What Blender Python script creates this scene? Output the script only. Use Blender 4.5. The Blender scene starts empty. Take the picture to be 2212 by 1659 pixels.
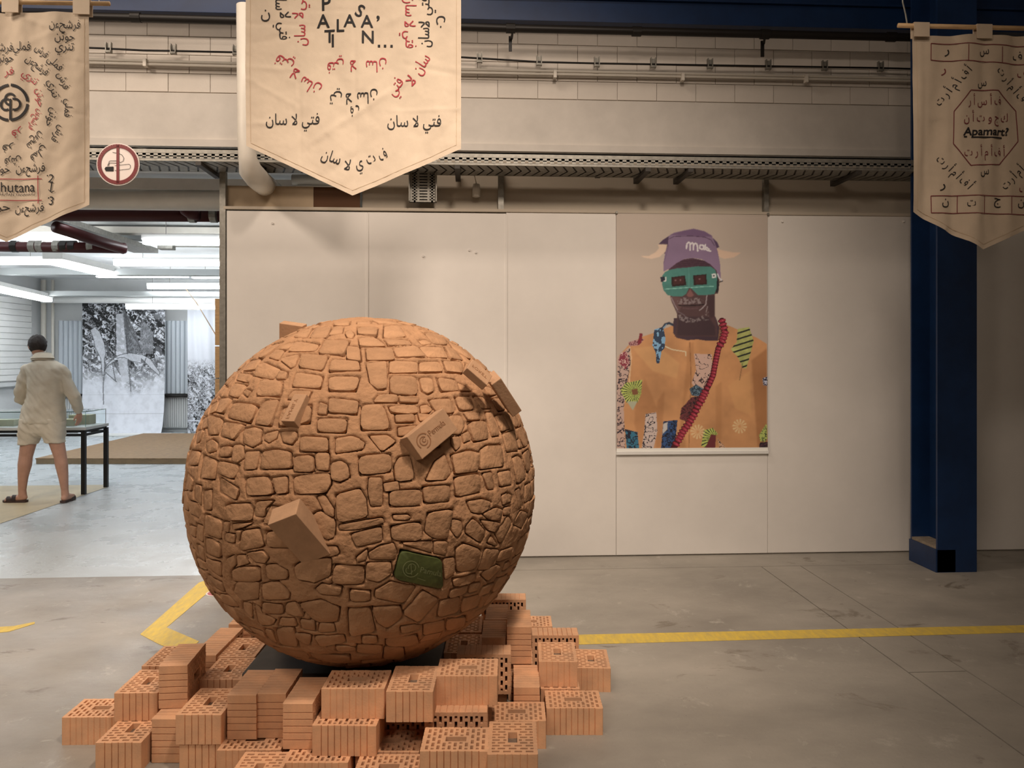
import bpy, bmesh, math, random
import numpy as np
from mathutils import Vector, Matrix, noise
random.seed(7); np.random.seed(7)
SC = bpy.context.scene; COL = SC.collection
# ------------------------------------------------------------------ camera
FPX = 1660.0; CX = 1106.0; HY = 770.0; EYE = 1.6; YAW = math.radians(3.2)
FWD = Vector((math.sin(YAW), math.cos(YAW), 0)); RGT = Vector((math.cos(YAW), -math.sin(YAW), 0))
cam = bpy.data.cameras.new('camera'); camo = bpy.data.objects.new('camera', cam); COL.objects.link(camo)
camo.location = (0, 0, EYE); camo.rotation_euler = (math.pi/2, 0, -YAW)
cam.sensor_width = 36; cam.sensor_fit = 'HORIZONTAL'; cam.lens = 36*FPX/2212; cam.shift_y = -(829.5-HY)/2212
cam.clip_end = 200; cam.clip_start = .05
SC.camera = camo
SC.view_settings.view_transform = 'Standard'; SC.view_settings.look = 'None'
SC.view_settings.gamma = 1; SC.view_settings.use_curve_mapping = False
SC.view_settings.exposure = 0.14
try: SC.cycles.use_denoising = True
except Exception: pass
# ------------------------------------------------------------------ world and lights
W = bpy.data.worlds.new('world'); SC.world = W; W.use_nodes = True
W.node_tree.nodes['Background'].inputs[0].default_value = (1, .9, .78, 1)
W.node_tree.nodes['Background'].inputs[1].default_value = 0.07
def area(name, loc, rot, sx, sy, power, col, spread=None):
    l = bpy.data.lights.new(name, 'AREA'); l.shape = 'RECTANGLE'; l.size = sx; l.size_y = sy; l.energy = power; l.color = col
    if spread: l.spread = spread
    o = bpy.data.objects.new(name, l); COL.objects.link(o); o.location = loc; o.rotation_euler = rot; return o
WARM = (1.0, .825, .675)
def spot(name, loc, at, ang, power, col, blend=.5, size=.15):
    l = bpy.data.lights.new(name, 'SPOT'); l.spot_size = math.radians(ang); l.spot_blend = blend; l.energy = power; l.color = col; l.shadow_soft_size = size
    o = bpy.data.objects.new(name, l); COL.objects.link(o); o.location = loc; o.rotation_euler = (Vector(at)-Vector(loc)).to_track_quat('-Z', 'Y').to_euler(); return o
spot('unseen_spot', (.55, 1.3, 5.2), (-.55, 3.30, .75), 66, 455, WARM, .9, .2)
spot('unseen_spot', (.60, .8, 5.3), (.35, 6.1, 1.05), 66, 700, WARM, 1.0, .35)  # added wall wash to brighten the panels, no known fixture
spot('unseen_spot', (-4.6, 2.4, 5.2), (-3.1, 5.6, .8), 92, 700, WARM, 1.0, .45)
area('unseen_lamp', (-1.6, 4.55, 5.4), (0, 0, 0), 3.2, .25, 60, WARM)
area('unseen_lamp', (-2.6, -1.6, 5.2), (math.radians(38), 0, 0), 3.0, .5, 108, WARM)  # added fill light from behind the camera
area('unseen_lamp', (1.6, -3.0, 5.2), (math.radians(35), 0, 0), 1.6, .6, 22, WARM)  # second, weaker fill light added behind the camera
COOL = (.86, .93, 1.0)
# ------------------------------------------------------------------ helpers
def P(px, py, d):                    # a point of the photograph at a depth along the view
    return Vector((0, 0, EYE)) + d*(FWD + RGT*((px-CX)/FPX) + Vector((0, 0, (HY-py)/FPX)))
def PZ(px, py, z):                   # ... on a level plane
    return P(px, py, (EYE-z)*FPX/(py-HY))
def PY(px, py, Y):                   # ... on a plane parallel to the long wall
    return P(px, py, Y/(math.cos(YAW)-(px-CX)/FPX*math.sin(YAW)))
def lin(c):
    return tuple(((v/255)/12.92 if v/255 <= .04045 else ((v/255+.055)/1.055)**2.4) for v in c)
def tag(o, label=None, cat=None, group=None, kind=None):
    if label: o['label'] = label
    if cat: o['category'] = cat
    if group: o['group'] = group
    if kind: o['kind'] = kind
    return o
def empty(name, loc=(0, 0, 0), rz=0, label=None, cat=None, group=None):
    o = bpy.data.objects.new(name, None); COL.objects.link(o); o.location = loc; o.rotation_euler = (0, 0, rz)
    return tag(o, label, cat, group)
def newobj(name, me, parent=None, loc=None):
    o = bpy.data.objects.new(name, me); COL.objects.link(o)
    if parent is not None: o.parent = parent
    if loc is not None: o.location = loc
    return o
class MB:                            # collects shapes, builds ONE mesh object
    def __init__(s): s.v = []; s.f = []; s.m = []; s.cur = 0
    def add(s, vs, fs):
        n = len(s.v); s.v += [tuple(v) for v in vs]; s.f += [tuple(i+n for i in f) for f in fs]; s.m += [s.cur]*len(fs); return s
    def box(s, a, b, M=None, bev=0):
        x0, y0, z0 = a; x1, y1, z1 = b
        if bev:
            e = bev; vs = []; fs = []
            bm = bmesh.new(); bmesh.ops.create_cube(bm, size=1)
            for v in bm.verts: v.co = Vector(((x0+x1)/2+v.co.x*(x1-x0), (y0+y1)/2+v.co.y*(y1-y0), (z0+z1)/2+v.co.z*(z1-z0)))
            bmesh.ops.bevel(bm, geom=bm.edges[:], offset=e, segments=2, affect='EDGES', profile=.6)
            bm.verts.ensure_lookup_table(); bm.verts.index_update()
            vs = [v.co.copy() for v in bm.verts]; fs = [[v.index for v in f.verts] for f in bm.faces]; bm.free()
        else:
            vs = [(x, y, z) for z in (z0, z1) for y in (y0, y1) for x in (x0, x1)]
            fs = [(0, 2, 3, 1), (4, 5, 7, 6), (0, 1, 5, 4), (2, 6, 7, 3), (0, 4, 6, 2), (1, 3, 7, 5)]
        if M is not None: vs = [M @ Vector(v) for v in vs]
        return s.add(vs, fs)
    def tube(s, pts, r, n=12, cap=True):
        pts = [Vector(p) for p in pts]; rs = r if isinstance(r, (list, tuple)) else [r]*len(pts)
        vs = []; up = None
        for i, p in enumerate(pts):
            t = (pts[min(i+1, len(pts)-1)]-pts[max(i-1, 0)]).normalized()
            if up is None: up = Vector((0, 0, 1)) if abs(t.z) < .9 else Vector((0, 1, 0))
            a = t.cross(up).normalized(); b = a.cross(t).normalized(); up = b
            for k in range(n):
                w = 2*math.pi*k/n; vs.append(p+rs[i]*(math.cos(w)*a+math.sin(w)*b))
        fs = [(i*n+k, i*n+(k+1) % n, (i+1)*n+(k+1) % n, (i+1)*n+k) for i in range(len(pts)-1) for k in range(n)]
        if cap: fs += [tuple(range(n))[::-1], tuple((len(pts)-1)*n+k for k in range(n))]
        return s.add(vs, fs)
    def prism(s, poly, z0, z1, M=None):
        n = len(poly); vs = [(x, y, z0) for x, y in poly]+[(x, y, z1) for x, y in poly]
        fs = [tuple(range(n))[::-1], tuple(range(n, 2*n))]+[(i, (i+1) % n, n+(i+1) % n, n+i) for i in range(n)]
        if M is not None: vs = [M @ Vector(v) for v in vs]
        return s.add(vs, fs)
    def build(s, name, mats, parent=None, smooth=False, loc=None, fix=True):
        me = bpy.data.meshes.new(name); me.from_pydata([tuple(v) for v in s.v], [], s.f)
        for m in (mats if isinstance(mats, (list, tuple)) else [mats]): me.materials.append(m)
        if any(s.m): me.polygons.foreach_set('material_index', s.m)
        if fix:
            bm = bmesh.new(); bm.from_mesh(me); bmesh.ops.recalc_face_normals(bm, faces=bm.faces[:]); bm.to_mesh(me); bm.free()
        if smooth: me.polygons.foreach_set('use_smooth', [True]*len(me.polygons))
        me.update()
        return newobj(name, me, parent, loc)
def smooth_angle(o, ang=40):
    try: o.data.set_sharp_from_angle(angle=math.radians(ang))
    except Exception: pass
    return o
def mat(name, col, rough=.6, metal=0, var=.0, vscale=6, bump=0, bscale=40, col2=None, detail=4, coord='Object', rnd=0, spec=.4, emit=None, es=0, alpha=None, stretch=None, trans=0, ior=1.45):
    m = bpy.data.materials.new(name); m.use_nodes = True; nt = m.node_tree; b = nt.nodes['Principled BSDF']; L = nt.links
    c = tuple(col)+(1,) if len(col) == 3 else col
    b.inputs['Base Color'].default_value = c; b.inputs['Roughness'].default_value = rough; b.inputs['Metallic'].default_value = metal
    b.inputs['Specular IOR Level'].default_value = spec
    if trans: b.inputs['Transmission Weight'].default_value = trans; b.inputs['IOR'].default_value = ior
    if emit: b.inputs['Emission Color'].default_value = tuple(emit)+(1,); b.inputs['Emission Strength'].default_value = es
    out = None
    def N(t): return nt.nodes.new(t)
    tc = N('ShaderNodeTexCoord'); src = tc.outputs[coord]
    if stretch:
        mp = N('ShaderNodeMapping'); mp.inputs['Scale'].default_value = stretch; L.new(src, mp.inputs[0]); src = mp.outputs[0]
    if var or col2:
        n = N('ShaderNodeTexNoise'); n.inputs['Scale'].default_value = vscale; n.inputs['Detail'].default_value = detail; n.inputs['Roughness'].default_value = .65; L.new(src, n.inputs['Vector'])
        r = N('ShaderNodeValToRGB'); r.color_ramp.elements[0].position = .32; r.color_ramp.elements[1].position = .68
        c2 = tuple(col2)+(1,) if col2 else tuple(max(0, v*(1-var)) for v in c[:3])+(1,)
        c1 = tuple(min(1, v*(1+var*.6)) for v in c[:3])+(1,) if not col2 else c
        r.color_ramp.elements[0].color = c2; r.color_ramp.elements[1].color = c1; L.new(n.outputs[0], r.inputs[0]); out = r.outputs[0]
    if rnd:
        oi = N('ShaderNodeObjectInfo'); hs = N('ShaderNodeHueSaturation'); mr = N('ShaderNodeMapRange')
        mr.inputs['To Min'].default_value = 1-rnd; mr.inputs['To Max'].default_value = 1+rnd; L.new(oi.outputs['Random'], mr.inputs[0]); L.new(mr.outputs[0], hs.inputs['Value'])
        if out: L.new(out, hs.inputs['Color'])
        else: hs.inputs['Color'].default_value = c
        out = hs.outputs[0]
    if out: L.new(out, b.inputs['Base Color'])
    if bump:
        n2 = N('ShaderNodeTexNoise'); n2.inputs['Scale'].default_value = bscale; n2.inputs['Detail'].default_value = 6; L.new(src, n2.inputs['Vector'])
        bp = N('ShaderNodeBump'); bp.inputs['Strength'].default_value = 1; bp.inputs['Distance'].default_value = bump; L.new(n2.outputs[0], bp.inputs['Height']); L.new(bp.outputs[0], b.inputs['Normal'])
    return m
def vcmat(name, rough=.7):
    m = bpy.data.materials.new(name); m.use_nodes = True; nt = m.node_tree
    a = nt.nodes.new('ShaderNodeVertexColor'); a.layer_name = 'Col'; nt.links.new(a.outputs[0], nt.nodes['Principled BSDF'].inputs['Base Color'])
    nt.nodes['Principled BSDF'].inputs['Roughness'].default_value = rough; return m
M = {}
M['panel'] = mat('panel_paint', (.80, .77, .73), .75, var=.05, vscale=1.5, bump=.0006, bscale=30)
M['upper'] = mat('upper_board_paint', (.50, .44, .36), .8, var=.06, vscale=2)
M['cmu'] = mat('block_paint', (.66, .61, .55), .7, var=.05, vscale=3, bump=.001, bscale=60, rnd=.03)
M['cmu_joint'] = mat('block_joint', (.55, .51, .46), .85)
M['beam'] = mat('painted_concrete', (.60, .56, .51), .7, var=.08, vscale=4, bump=.001, bscale=25)
M['navy'] = mat('navy_steel_paint', (.006, .030, .105), .42, var=.25, vscale=3, spec=.5)
M['black'] = mat('black_plastic', (.012, .010, .009), .45)
M['galv'] = mat('galvanised_steel', (.30, .29, .26), .5, metal=.55, var=.25, vscale=25)
M['white'] = mat('white_paint', (.80, .80, .78), .5, var=.04, vscale=3)
M['offwhite'] = mat('offwhite_pipe_paint', (.66, .62, .55), .45, var=.06, vscale=5)
M['wood'] = mat('pale_wood', (.50, .33, .17), .6, var=.25, vscale=8, stretch=(1, 1, 8))
M['canvas'] = mat('raw_canvas', (.63, .525, .41), .9, var=.05, vscale=10, bump=.0007, bscale=260, spec=.1)
M['canvas_dim'] = mat('raw_canvas_grey', (.53, .43, .325), .9, var=.06, vscale=10, bump=.0007, bscale=260, spec=.1)
M['ink'] = mat('black_ink', (.012, .011, .012), .7); M['red_ink'] = mat('red_ink', (.38, .035, .05), .7); M['maroon_ink'] = mat('maroon_ink', (.17, .03, .035), .7)
M['clay'] = mat('sun_dried_clay', (.415, .236, .130), .9, var=.16, vscale=9, bump=.006, bscale=48, rnd=.09, spec=.15)
M['clay_core'] = mat('clay_mortar', (.405, .226, .123), .92, var=.16, vscale=10, bump=.008, bscale=52, spec=.12)
M['clay_solid'] = mat('pressed_clay', (.43, .26, .155), .9, var=.12, vscale=14, bump=.001, bscale=90, spec=.15)
M['letter_shade'] = mat('clay_letter_shade', (.28, .135, .065), .95)  # groove shade put into the colour of the flat block letters
M['brick'] = mat('fired_clay', (.78, .43, .24), .82, col2=(.56, .33, .20), vscale=8, detail=7, bump=.0009, bscale=120, rnd=.09, spec=.2)
M['dark_red'] = mat('dark_red_pipe', (.06, .009, .010), .45)
M['glassy'] = mat('case_glass', (.95, .99, .985), .02, trans=1, ior=1.05, spec=.5)
M['tube'] = mat('lit_tube', (1, 1, 1), .5, emit=(.93, .97, 1), es=7)
def build_grid(name, mtl, nx, ny, fn, colors=None, parent=None, smooth=True):
    """a regular surface: fn(u,v) vectorised -> xyz arrays"""
    u, v = np.meshgrid(np.linspace(0, 1, nx), np.linspace(0, 1, ny)); x, y, z = fn(u.ravel(), v.ravel())
    me = bpy.data.meshes.new(name); co = np.stack([x, y, z], 1).astype(np.float32)
    i = (np.arange(ny-1)[:, None]*nx+np.arange(nx-1)[None]).ravel()
    q = np.stack([i, i+1, i+nx+1, i+nx], 1).astype(np.int32)
    me.vertices.add(nx*ny); me.vertices.foreach_set('co', co.ravel()); me.loops.add(q.size); me.loops.foreach_set('vertex_index', q.ravel())
    me.polygons.add(len(q)); me.polygons.foreach_set('loop_start', np.arange(0, q.size, 4, dtype=np.int32))
    me.update(calc_edges=True); me.polygons.foreach_set('use_smooth', np.full(len(q), smooth))
    if colors is not None:
        a = me.color_attributes.new('Col', 'FLOAT_COLOR', 'POINT'); c = np.ones((nx*ny, 4), np.float32); c[:, :3] = colors.reshape(-1, 3); a.data.foreach_set('color', c.ravel())
    me.materials.append(mtl); return newobj(name, me, parent)
# ------------------------------------------------------------------ lettering
AR = {'ف': (0xFED1, 4), 'ت': (0xFE95, 4), 'ي': (0xFEF1, 4), 'س': (0xFEB1, 4), 'ن': (0xFEE5, 4), 'ر': (0xFEAD, 2), 'ش': (0xFEB5, 4), 'ح': (0xFEA1, 4), 'ا': (0xFE8D, 2),
      'و': (0xFEED, 2), 'م': (0xFEE1, 4), 'ل': (0xFEDD, 4), 'أ': (0xFE83, 2), 'ج': (0xFE9D, 4), 'ك': (0xFED9, 4), 'ء': (0xFE80, 1), 'ق': (0xFED5, 4)}
def shape_ar(w):
    w = w.replace('لا', '\uFEFB'); o = ''
    for i, c in enumerate(w):
        if c not in AR: o += c; continue
        b, n = AR[c]; p = i > 0 and w[i-1] in AR and AR[w[i-1]][1] == 4 and n > 1
        q = n == 4 and i+1 < len(w) and w[i+1] in AR and AR[w[i+1]][1] >= 2
        o += chr(b+((3 if q else 1) if p else (2 if q else 0)))
    return o[::-1]
_tc = {}
def text_mesh(body, ar=None, bold=0):
    """centred outline of a word: unit letter height -> (verts2d, faces)"""
    if ar is None: ar = any(c in AR for c in body)
    k = (body, ar, bold)
    if k in _tc: return _tc[k]
    cu = bpy.data.curves.new('t', 'FONT'); cu.body = shape_ar(body) if ar else body; cu.resolution_u = 3; cu.offset = bold
    o = bpy.data.objects.new('t', cu); COL.objects.link(o); bpy.context.view_layer.update()
    me = o.to_mesh(); vs = np.array([v.co[:2] for v in me.vertices]).reshape(-1, 2); fs = [tuple(p.vertices) for p in me.polygons]
    o.to_mesh_clear(); COL.objects.unlink(o); bpy.data.objects.remove(o); bpy.data.curves.remove(cu)
    if len(vs): vs = vs-(vs.min(0)+vs.max(0))/2
    _tc[k] = (vs, fs); return _tc[k]
class Ink:                          # flat marks in the picture plane of a print or cloth, mapped on its surface
    def __init__(s, S): s.S = S; s.v = []; s.f = []; s.cuts = []
    def word(s, body, x, y, h, ang=0, width=None, bold=0, slant=0):
        vs, fs = text_mesh(body, None, bold); s.cuts.append((len(s.v), len(s.f), 'w'))
        if not len(vs): return
        k = h; kx = k if width is None else width/max(1e-6, np.ptp(vs[:, 0]))
        X = vs[:, 0]*kx+slant*vs[:, 1]*k; Yv = -vs[:, 1]*k; a = math.radians(ang); c, q = math.cos(a), math.sin(a)
        s.poly2(np.stack([x+X*c-Yv*q, y+X*q+Yv*c], 1), fs)
    def poly2(s, pts, fs):
        n = len(s.v); s.v += [tuple(s.S(float(px), float(py))) for px, py in pts]; s.f += [tuple(i+n for i in f) for f in fs]
    def line(s, pts, w, close=False, step=14):
        s.cuts.append((len(s.v), len(s.f), 's'))
        pts = list(pts)+([pts[0]] if close else [])
        for (x0, y0), (x1, y1) in zip(pts, pts[1:]):
            L = math.hypot(x1-x0, y1-y0)
            if L < 1e-6: continue
            nx, ny = -(y1-y0)/L*w/2, (x1-x0)/L*w/2; n = max(1, int(L/step)); q = []
            for i in range(n+1):
                t = i/n; x = x0+(x1-x0)*t; y = y0+(y1-y0)*t; q += [(x+nx, y+ny), (x-nx, y-ny)]
            s.poly2(q, [(2*i, 2*i+1, 2*i+3, 2*i+2) for i in range(n)])
    def arc(s, x, y, r, a0, a1, w, n=24):
        s.line([(x+r*math.cos(math.radians(a0+(a1-a0)*i/n)), y+r*math.sin(math.radians(a0+(a1-a0)*i/n))) for i in range(n+1)], w)
    def disc(s, x, y, r, n=20):
        s.cuts.append((len(s.v), len(s.f), 's'))
        s.poly2([(x+r*math.cos(2*math.pi*i/n), y+r*math.sin(2*math.pi*i/n)) for i in range(n)], [tuple(range(n))])
    def split(s, name, m, parent, stroke):   # every word and every drawn stroke its own part
        cuts = s.cuts+[(len(s.v), len(s.f), '')]
        for (v0, f0, k), nx in zip(s.cuts, cuts[1:]):
            if nx[0] == v0: continue
            me = bpy.data.meshes.new(name); me.from_pydata(s.v[v0:nx[0]], [], [tuple(i-v0 for i in f) for f in s.f[f0:nx[1]]]); me.materials.append(m); newobj(name if k == 'w' else stroke, me, parent)
    def build(s, name, m, parent=None, label=None):
        me = bpy.data.meshes.new(name); me.from_pydata(s.v, [], s.f); me.materials.append(m)
        return tag(newobj(name, me, parent), label)
# ================================================================== STRUCTURE
YW = 6.09                            # face of the exhibition panels
def struct(o): return tag(o, kind='structure')
def wx(px, Y=YW): return PY(px, HY, Y).x
def wz(py, px=1100, Y=YW): return PY(px, py, Y).z
# floor: concrete slabs with open joints in the hall, blue-grey paint beyond the threshold
def concrete(name, base, dark, light, rough, paint=False):
    m = bpy.data.materials.new(name); m.use_nodes = True; nt = m.node_tree; b = nt.nodes['Principled BSDF']; L = nt.links
    tc = nt.nodes.new('ShaderNodeTexCoord')
    def noi(sc, det=5, rg=.6, st=None, dist=0):
        n = nt.nodes.new('ShaderNodeTexNoise'); n.inputs['Scale'].default_value = sc; n.inputs['Detail'].default_value = det; n.inputs['Roughness'].default_value = rg; n.inputs['Distortion'].default_value = dist
        s = tc.outputs['Object']
        if st:
            mp = nt.nodes.new('ShaderNodeMapping'); mp.inputs['Scale'].default_value = st; L.new(s, mp.inputs[0]); s = mp.outputs[0]
        L.new(s, n.inputs['Vector']); return n.outputs[0]
    def ramp(src, a, c, ca=(0, 0, 0, 1), cb=(1, 1, 1, 1)):
        r = nt.nodes.new('ShaderNodeValToRGB'); r.color_ramp.elements[0].position = a; r.color_ramp.elements[1].position = c; r.color_ramp.elements[0].color = ca; r.color_ramp.elements[1].color = cb; L.new(src, r.inputs[0]); return r.outputs[0]
    def mix(f, a, c):
        x = nt.nodes.new('ShaderNodeMix'); x.data_type = 'RGBA'; L.new(f, x.inputs[0])
        for s, v in ((6, a), (7, c)):
            if isinstance(v, tuple): x.inputs[s].default_value = v+(1,)
            else: L.new(v, x.inputs[s])
        return x.outputs[2]
    c = ramp(noi(.9, 8, .62, (1, 1.6, 1)), .3, .72, tuple(v*(.96 if paint else .72) for v in base)+(1,), tuple(min(1, v*(1.04 if paint else 1.22)) for v in base)+(1,))
    c = mix(ramp(noi(2.1, 6, .7, (1, 1.5, 1), .6), .60, .67), c, tuple(dark))
    c = mix(ramp(noi(3.1, 7, .75, (1.2, 1, 1), .3), .60, .69), c, tuple(light))
    if not paint: c = mix(ramp(noi(7, 8, .8, (1, 1.4, 1), .8), .60, .74), c, tuple(v*1.06 for v in light))
    c = mix(ramp(noi(70, 3), .70, .74), c, tuple(v*.8 for v in dark))
    if not paint:
        c = mix(ramp(noi(1.4, 8, .8, (.5, 3, 1), 1.2), .655, .68), c, tuple(v*.62 for v in dark))
    L.new(c, b.inputs['Base Color'])
    L.new(ramp(noi(2.5, 6), .3, .7, (rough-.12,)*3+(1,), (rough+.12,)*3+(1,)), b.inputs['Roughness'])
    bp = nt.nodes.new('ShaderNodeBump'); bp.inputs['Distance'].default_value = .0025; L.new(noi(18, 8, .7), bp.inputs['Height']); L.new(bp.outputs[0], b.inputs['Normal'])
    return m
M['concrete'] = concrete('worn_concrete', (.35, .325, .285), (.21, .185, .15), (.46, .435, .385), .50)
M['blue_floor'] = concrete('blue_grey_floor_paint', (.46, .50, .52), (.448, .487, .508), (.475, .515, .535), .30, True)
M['joint'] = mat('joint_filler', (.13, .105, .08), .9)
floor = MB().box((-14, -6, -.12), (9, 20, -.022)).build('floor', M['joint']); struct(floor)
TH = 5.74                            # threshold between hall and gallery
XS = [-14, PZ(1750, 1300, 0).x, PZ(2010, 1400, 0).x, 9]
YS = [-6, PZ(1990, 1452, 0).y, TH]
g = .004
for i in range(3):
    ys = YS if i == 1 else [-6, TH] if i == 0 else [-6, 2.9, TH]
    for y0, y1 in zip(ys, ys[1:]):
        MB().box((XS[i]+g*(i > 0), y0+g, -.022), (XS[i+1]-g*(i < 2), y1-g, 0)).build('concrete_slab', M['concrete'], floor)
MB().box((wx(484), TH+g, -.022), (9, 6.6, 0)).build('concrete_slab', M['concrete'], floor)
MB().box((-14, TH+g, -.022), (wx(484)-.004, 20, -.002)).build('painted_slab', M['blue_floor'], floor)
# exhibition wall: butt-jointed panels
ZP = 2.745
wall = MB().box((wx(489), YW+.02, 0), (8.2, YW+.10, ZP-.01)).build('wall_back', M['panel']); struct(wall)
pe = [489, 794, 1093, 1331, 1658, 1966, 2400, 2700]
for i, (a, b) in enumerate(zip(pe, pe[1:])):
    x0 = wx(a, YW)+.0015; x1 = wx(b, YW)-.0015
    MB().box((x0, YW-.002*(i % 2), .012), (x1, YW+.02, ZP-.012*(i in (0, 1))), bev=.0012).build('wall_panel', M['panel'], wall)
for a in (794, 1093):
    MB().box((wx(a)-.008, YW-.006, .012), (wx(a)+.008, YW+.002, ZP-.02)).build('joint_strip', M['panel'], wall)
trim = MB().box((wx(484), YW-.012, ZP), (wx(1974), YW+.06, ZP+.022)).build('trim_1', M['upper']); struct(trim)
for k, (px, py) in enumerate(((1014, 540), (1690, 478), (1952, 478), (914, 553), (588, 482), (1028, 545))):
    tag(MB().tube([PY(px, py, YW+.001), PY(px, py, YW-.012)], .009, 10).build('wall_plug', M['panel']), ['white filler dab on the panel left of the poster top', 'small white knob on panel right of poster top', 'white knob near the blue column top', 'faint white plug on the panel above the ball', 'white plug near the top left of the panels', 'second filler dab close to the joint strip'][k], 'wall plug')
# upper board, block wall, concrete beam above the panels
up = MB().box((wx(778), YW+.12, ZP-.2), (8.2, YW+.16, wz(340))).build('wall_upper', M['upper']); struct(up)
YB = YW+.10                          # block wall face
zb0 = wz(214, 1200, YB); ch = (wz(175, 1200, YB)-zb0); zbeam = wz(331, 1200, YB)
xl = -7.2
blk = MB().box((xl, YB+.012, zbeam-.3+.3), (8.2, YB+.30, 5.98)).build('wall_block', M['cmu_joint']); struct(blk)
bl = MB().box((xl, YB-.02, zbeam), (8.2, YB+.32, zb0-.012), bev=.006).build('concrete_beam', M['beam'], blk)
MB().box((xl, YB-.045, zbeam), (8.2, YB-.02, wz(316, 1200, YB))).build('beam_ledge', M['beam'], blk)
bw = 370/4.254/FPX*YB*1.0
bme = None
for r in range(7):
    off = (bw/2 if r % 2 else 0)+wx(1075, YB)
    n0 = int((xl-off)/bw)+1
    for k in range(n0, 40):
        x = off+k*bw
        if x+bw > 5.2: break
        if bme is None:
            o = MB().box((.002, 0, .002), (bw-.002, .03, ch-.003), bev=.002).build('block', M['cmu'], blk); bme = o.data
        else: o = newobj('block', bme, blk)
        if r == 0 and x < wx(560): o.data = bme
        o.location = (x, YB-.002*((k*7+r*3) % 3 == 0), zb0+r*ch)
# navy steel frame
zbm = PY(1100, 43, 6.02).z
bm_ = MB().box((-7.2, 6.02, zbm), (8.2, 6.17, zbm+.17), bev=.003).box((-7.2, 5.99, zbm+.17), (8.2, 6.17, zbm+.185)).box((-7.2, 6.08, zbm+.185), (8.2, 6.095, zbm+.5)).box((-7.2, 5.99, zbm+.5), (8.2, 6.17, zbm+.515)).build('steel_beam', M['navy']); tag(bm_, 'dark navy steel beam running across the top of the wall', 'beam')
cxr = PZ(2025, 1237, 0); x0 = cxr.x; x1 = PZ(2111, 1236, 0).x; yc = cxr.y
col = empty('steel_column', ((x0+x1)/2, yc, 0), 0, 'navy blue steel column standing on the concrete right of the panels', 'column')
cw = (x1-x0)/2; zc = 5.99
MB().box((-cw, 0, 0), (cw, .018, zc)).build('flange', M['navy'], col)
MB().box((-cw, .33, 0), (cw, .348, zc)).build('flange', M['navy'], col)
MB().box((-.006, .018, 0), (.006, .33, zc)).build('web', M['navy'], col)
MB().box((-cw-.012, .0, 0), (-.01, .35, .17), bev=.003).build('base_box', M['navy'], col)
tag(MB().box((-cw, .02, .17), (-.01, .33, .19)).build('mortar_fill', mat('dusty_mortar', (.3, .25, .19), .95, var=.3, vscale=20, bump=.004, bscale=40), col), 'grey dusty mortar top of the base box')
# metal studs at the wall joints
def stud(pxa, pxb, z0, z1, Y, label):
    xa, xb = wx(pxa, Y), wx(pxb, Y)
    o = MB().box((xa, Y, z0), (xb, Y+.05, z1)).build('metal_stud', M['galv']); tag(o, label, 'metal stud', 'metal studs of the panel wall'); return o
stud(474, 487, 0, wz(372), YW-.01, 'tall grey metal stud at the open left end of the panel wall')
stud(1076, 1088, ZP+.02, wz(366), YW+.06, 'short grey stud above the panels near the middle')
stud(1651, 1661, ZP+.02, wz(374), YW+.06, 'short grey stud above the panel joint beside the poster')
# rear side of the wall seen at its open end
pf = empty('partition_frame', (wx(470, 6.25), 6.25, 0), 0, 'raw timber frame behind the open end of the panel wall', 'timber frame')
for z0, z1, c in ((0, 1.1, 0), (1.11, 1.42, 1), (1.43, 1.68, 0), (1.69, 2.06, 1)):
    MB().box((-.02, 0, z0), (.045, .06, z1)).build('timber_block', M['wood'], pf)
MB().box((-.055, .12, .55), (-.035, .15, 1.5)).build('metal_rail', M['galv'], pf)
# card and boards above the panels
tag(MB().box((wx(484), YW+.055, ZP+.02), (wx(674), YW+.065, wz(405))).build('cardboard_strip', mat('kraft_card', (.46, .36, .25), .85, var=.06, vscale=4)), 'beige cardboard strip standing on the panels at the upper left', 'cardboard')
tag(MB().box((wx(673), YW+.065, ZP+.02), (wx(775), YW+.075, wz(405))).build('brown_board', mat('brown_board', (.10, .045, .02), .8)), 'dark brown board above the panels behind the middle banner', 'board')
# hall shell out of view
MB().box((-14, -6.2, 0), (9.2, -6, 6)).build('wall_front', M['beam'])['kind'] = 'structure'
MB().box((8.2, -6, 0), (8.4, 6.4, 6)).build('wall_right', M['beam'])['kind'] = 'structure'
MB().box((-14.2, -6, 0), (-14, 20, 6)).build('wall_far_left', M['beam'])['kind'] = 'structure'
ceil = MB().box((-14, -6, 6), (9, 6.5, 6.1)).build('ceiling', mat('hall_ceiling', (.30, .28, .25), .9)); struct(ceil)
# ------------------------------------------------------------------ pipes and cables on the block wall
pi = empty('black_pipe', (0, 0, 0), 0, 'long black pipe running high along the white block wall', 'pipe')
MB().tube([PY(x, y, 5.90) for x, y in ((-300, 28), (200, 36), (1100, 61), (1970, 81), (2400, 92))], .031, 14).build('pipe', M['black'], pi, smooth=True)
for px, py in ((294, 38), (1103, 61), (1375, 68), (1652, 74), (1925, 80)):
    c = PY(px, py, 5.90); MB().tube([c-Vector((.035, 0, 0)), c+Vector((.035, 0, 0))], .038, 14).build('coupling', M['black'], pi, smooth=False)
for k, (px, y0, y1) in enumerate(((1103, 70, 110), (1648, 80, 122))):
    b = MB().box(PY(px-4, y1, 6.0)-Vector((0, 0, 0)), PY(px+3, y0+8, 6.0)+Vector((0, .012, 0))).tube([PY(px+2, y0+14, 6.0), PY(px+4, y0, 5.90)], .010, 6)
    tag(b.build('pipe_bracket', M['black']), ['black pipe bracket beside the right edge of the middle banner', 'black pipe bracket above the poster'][k], 'bracket')
cb = MB(); cy = 6.10
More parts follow.
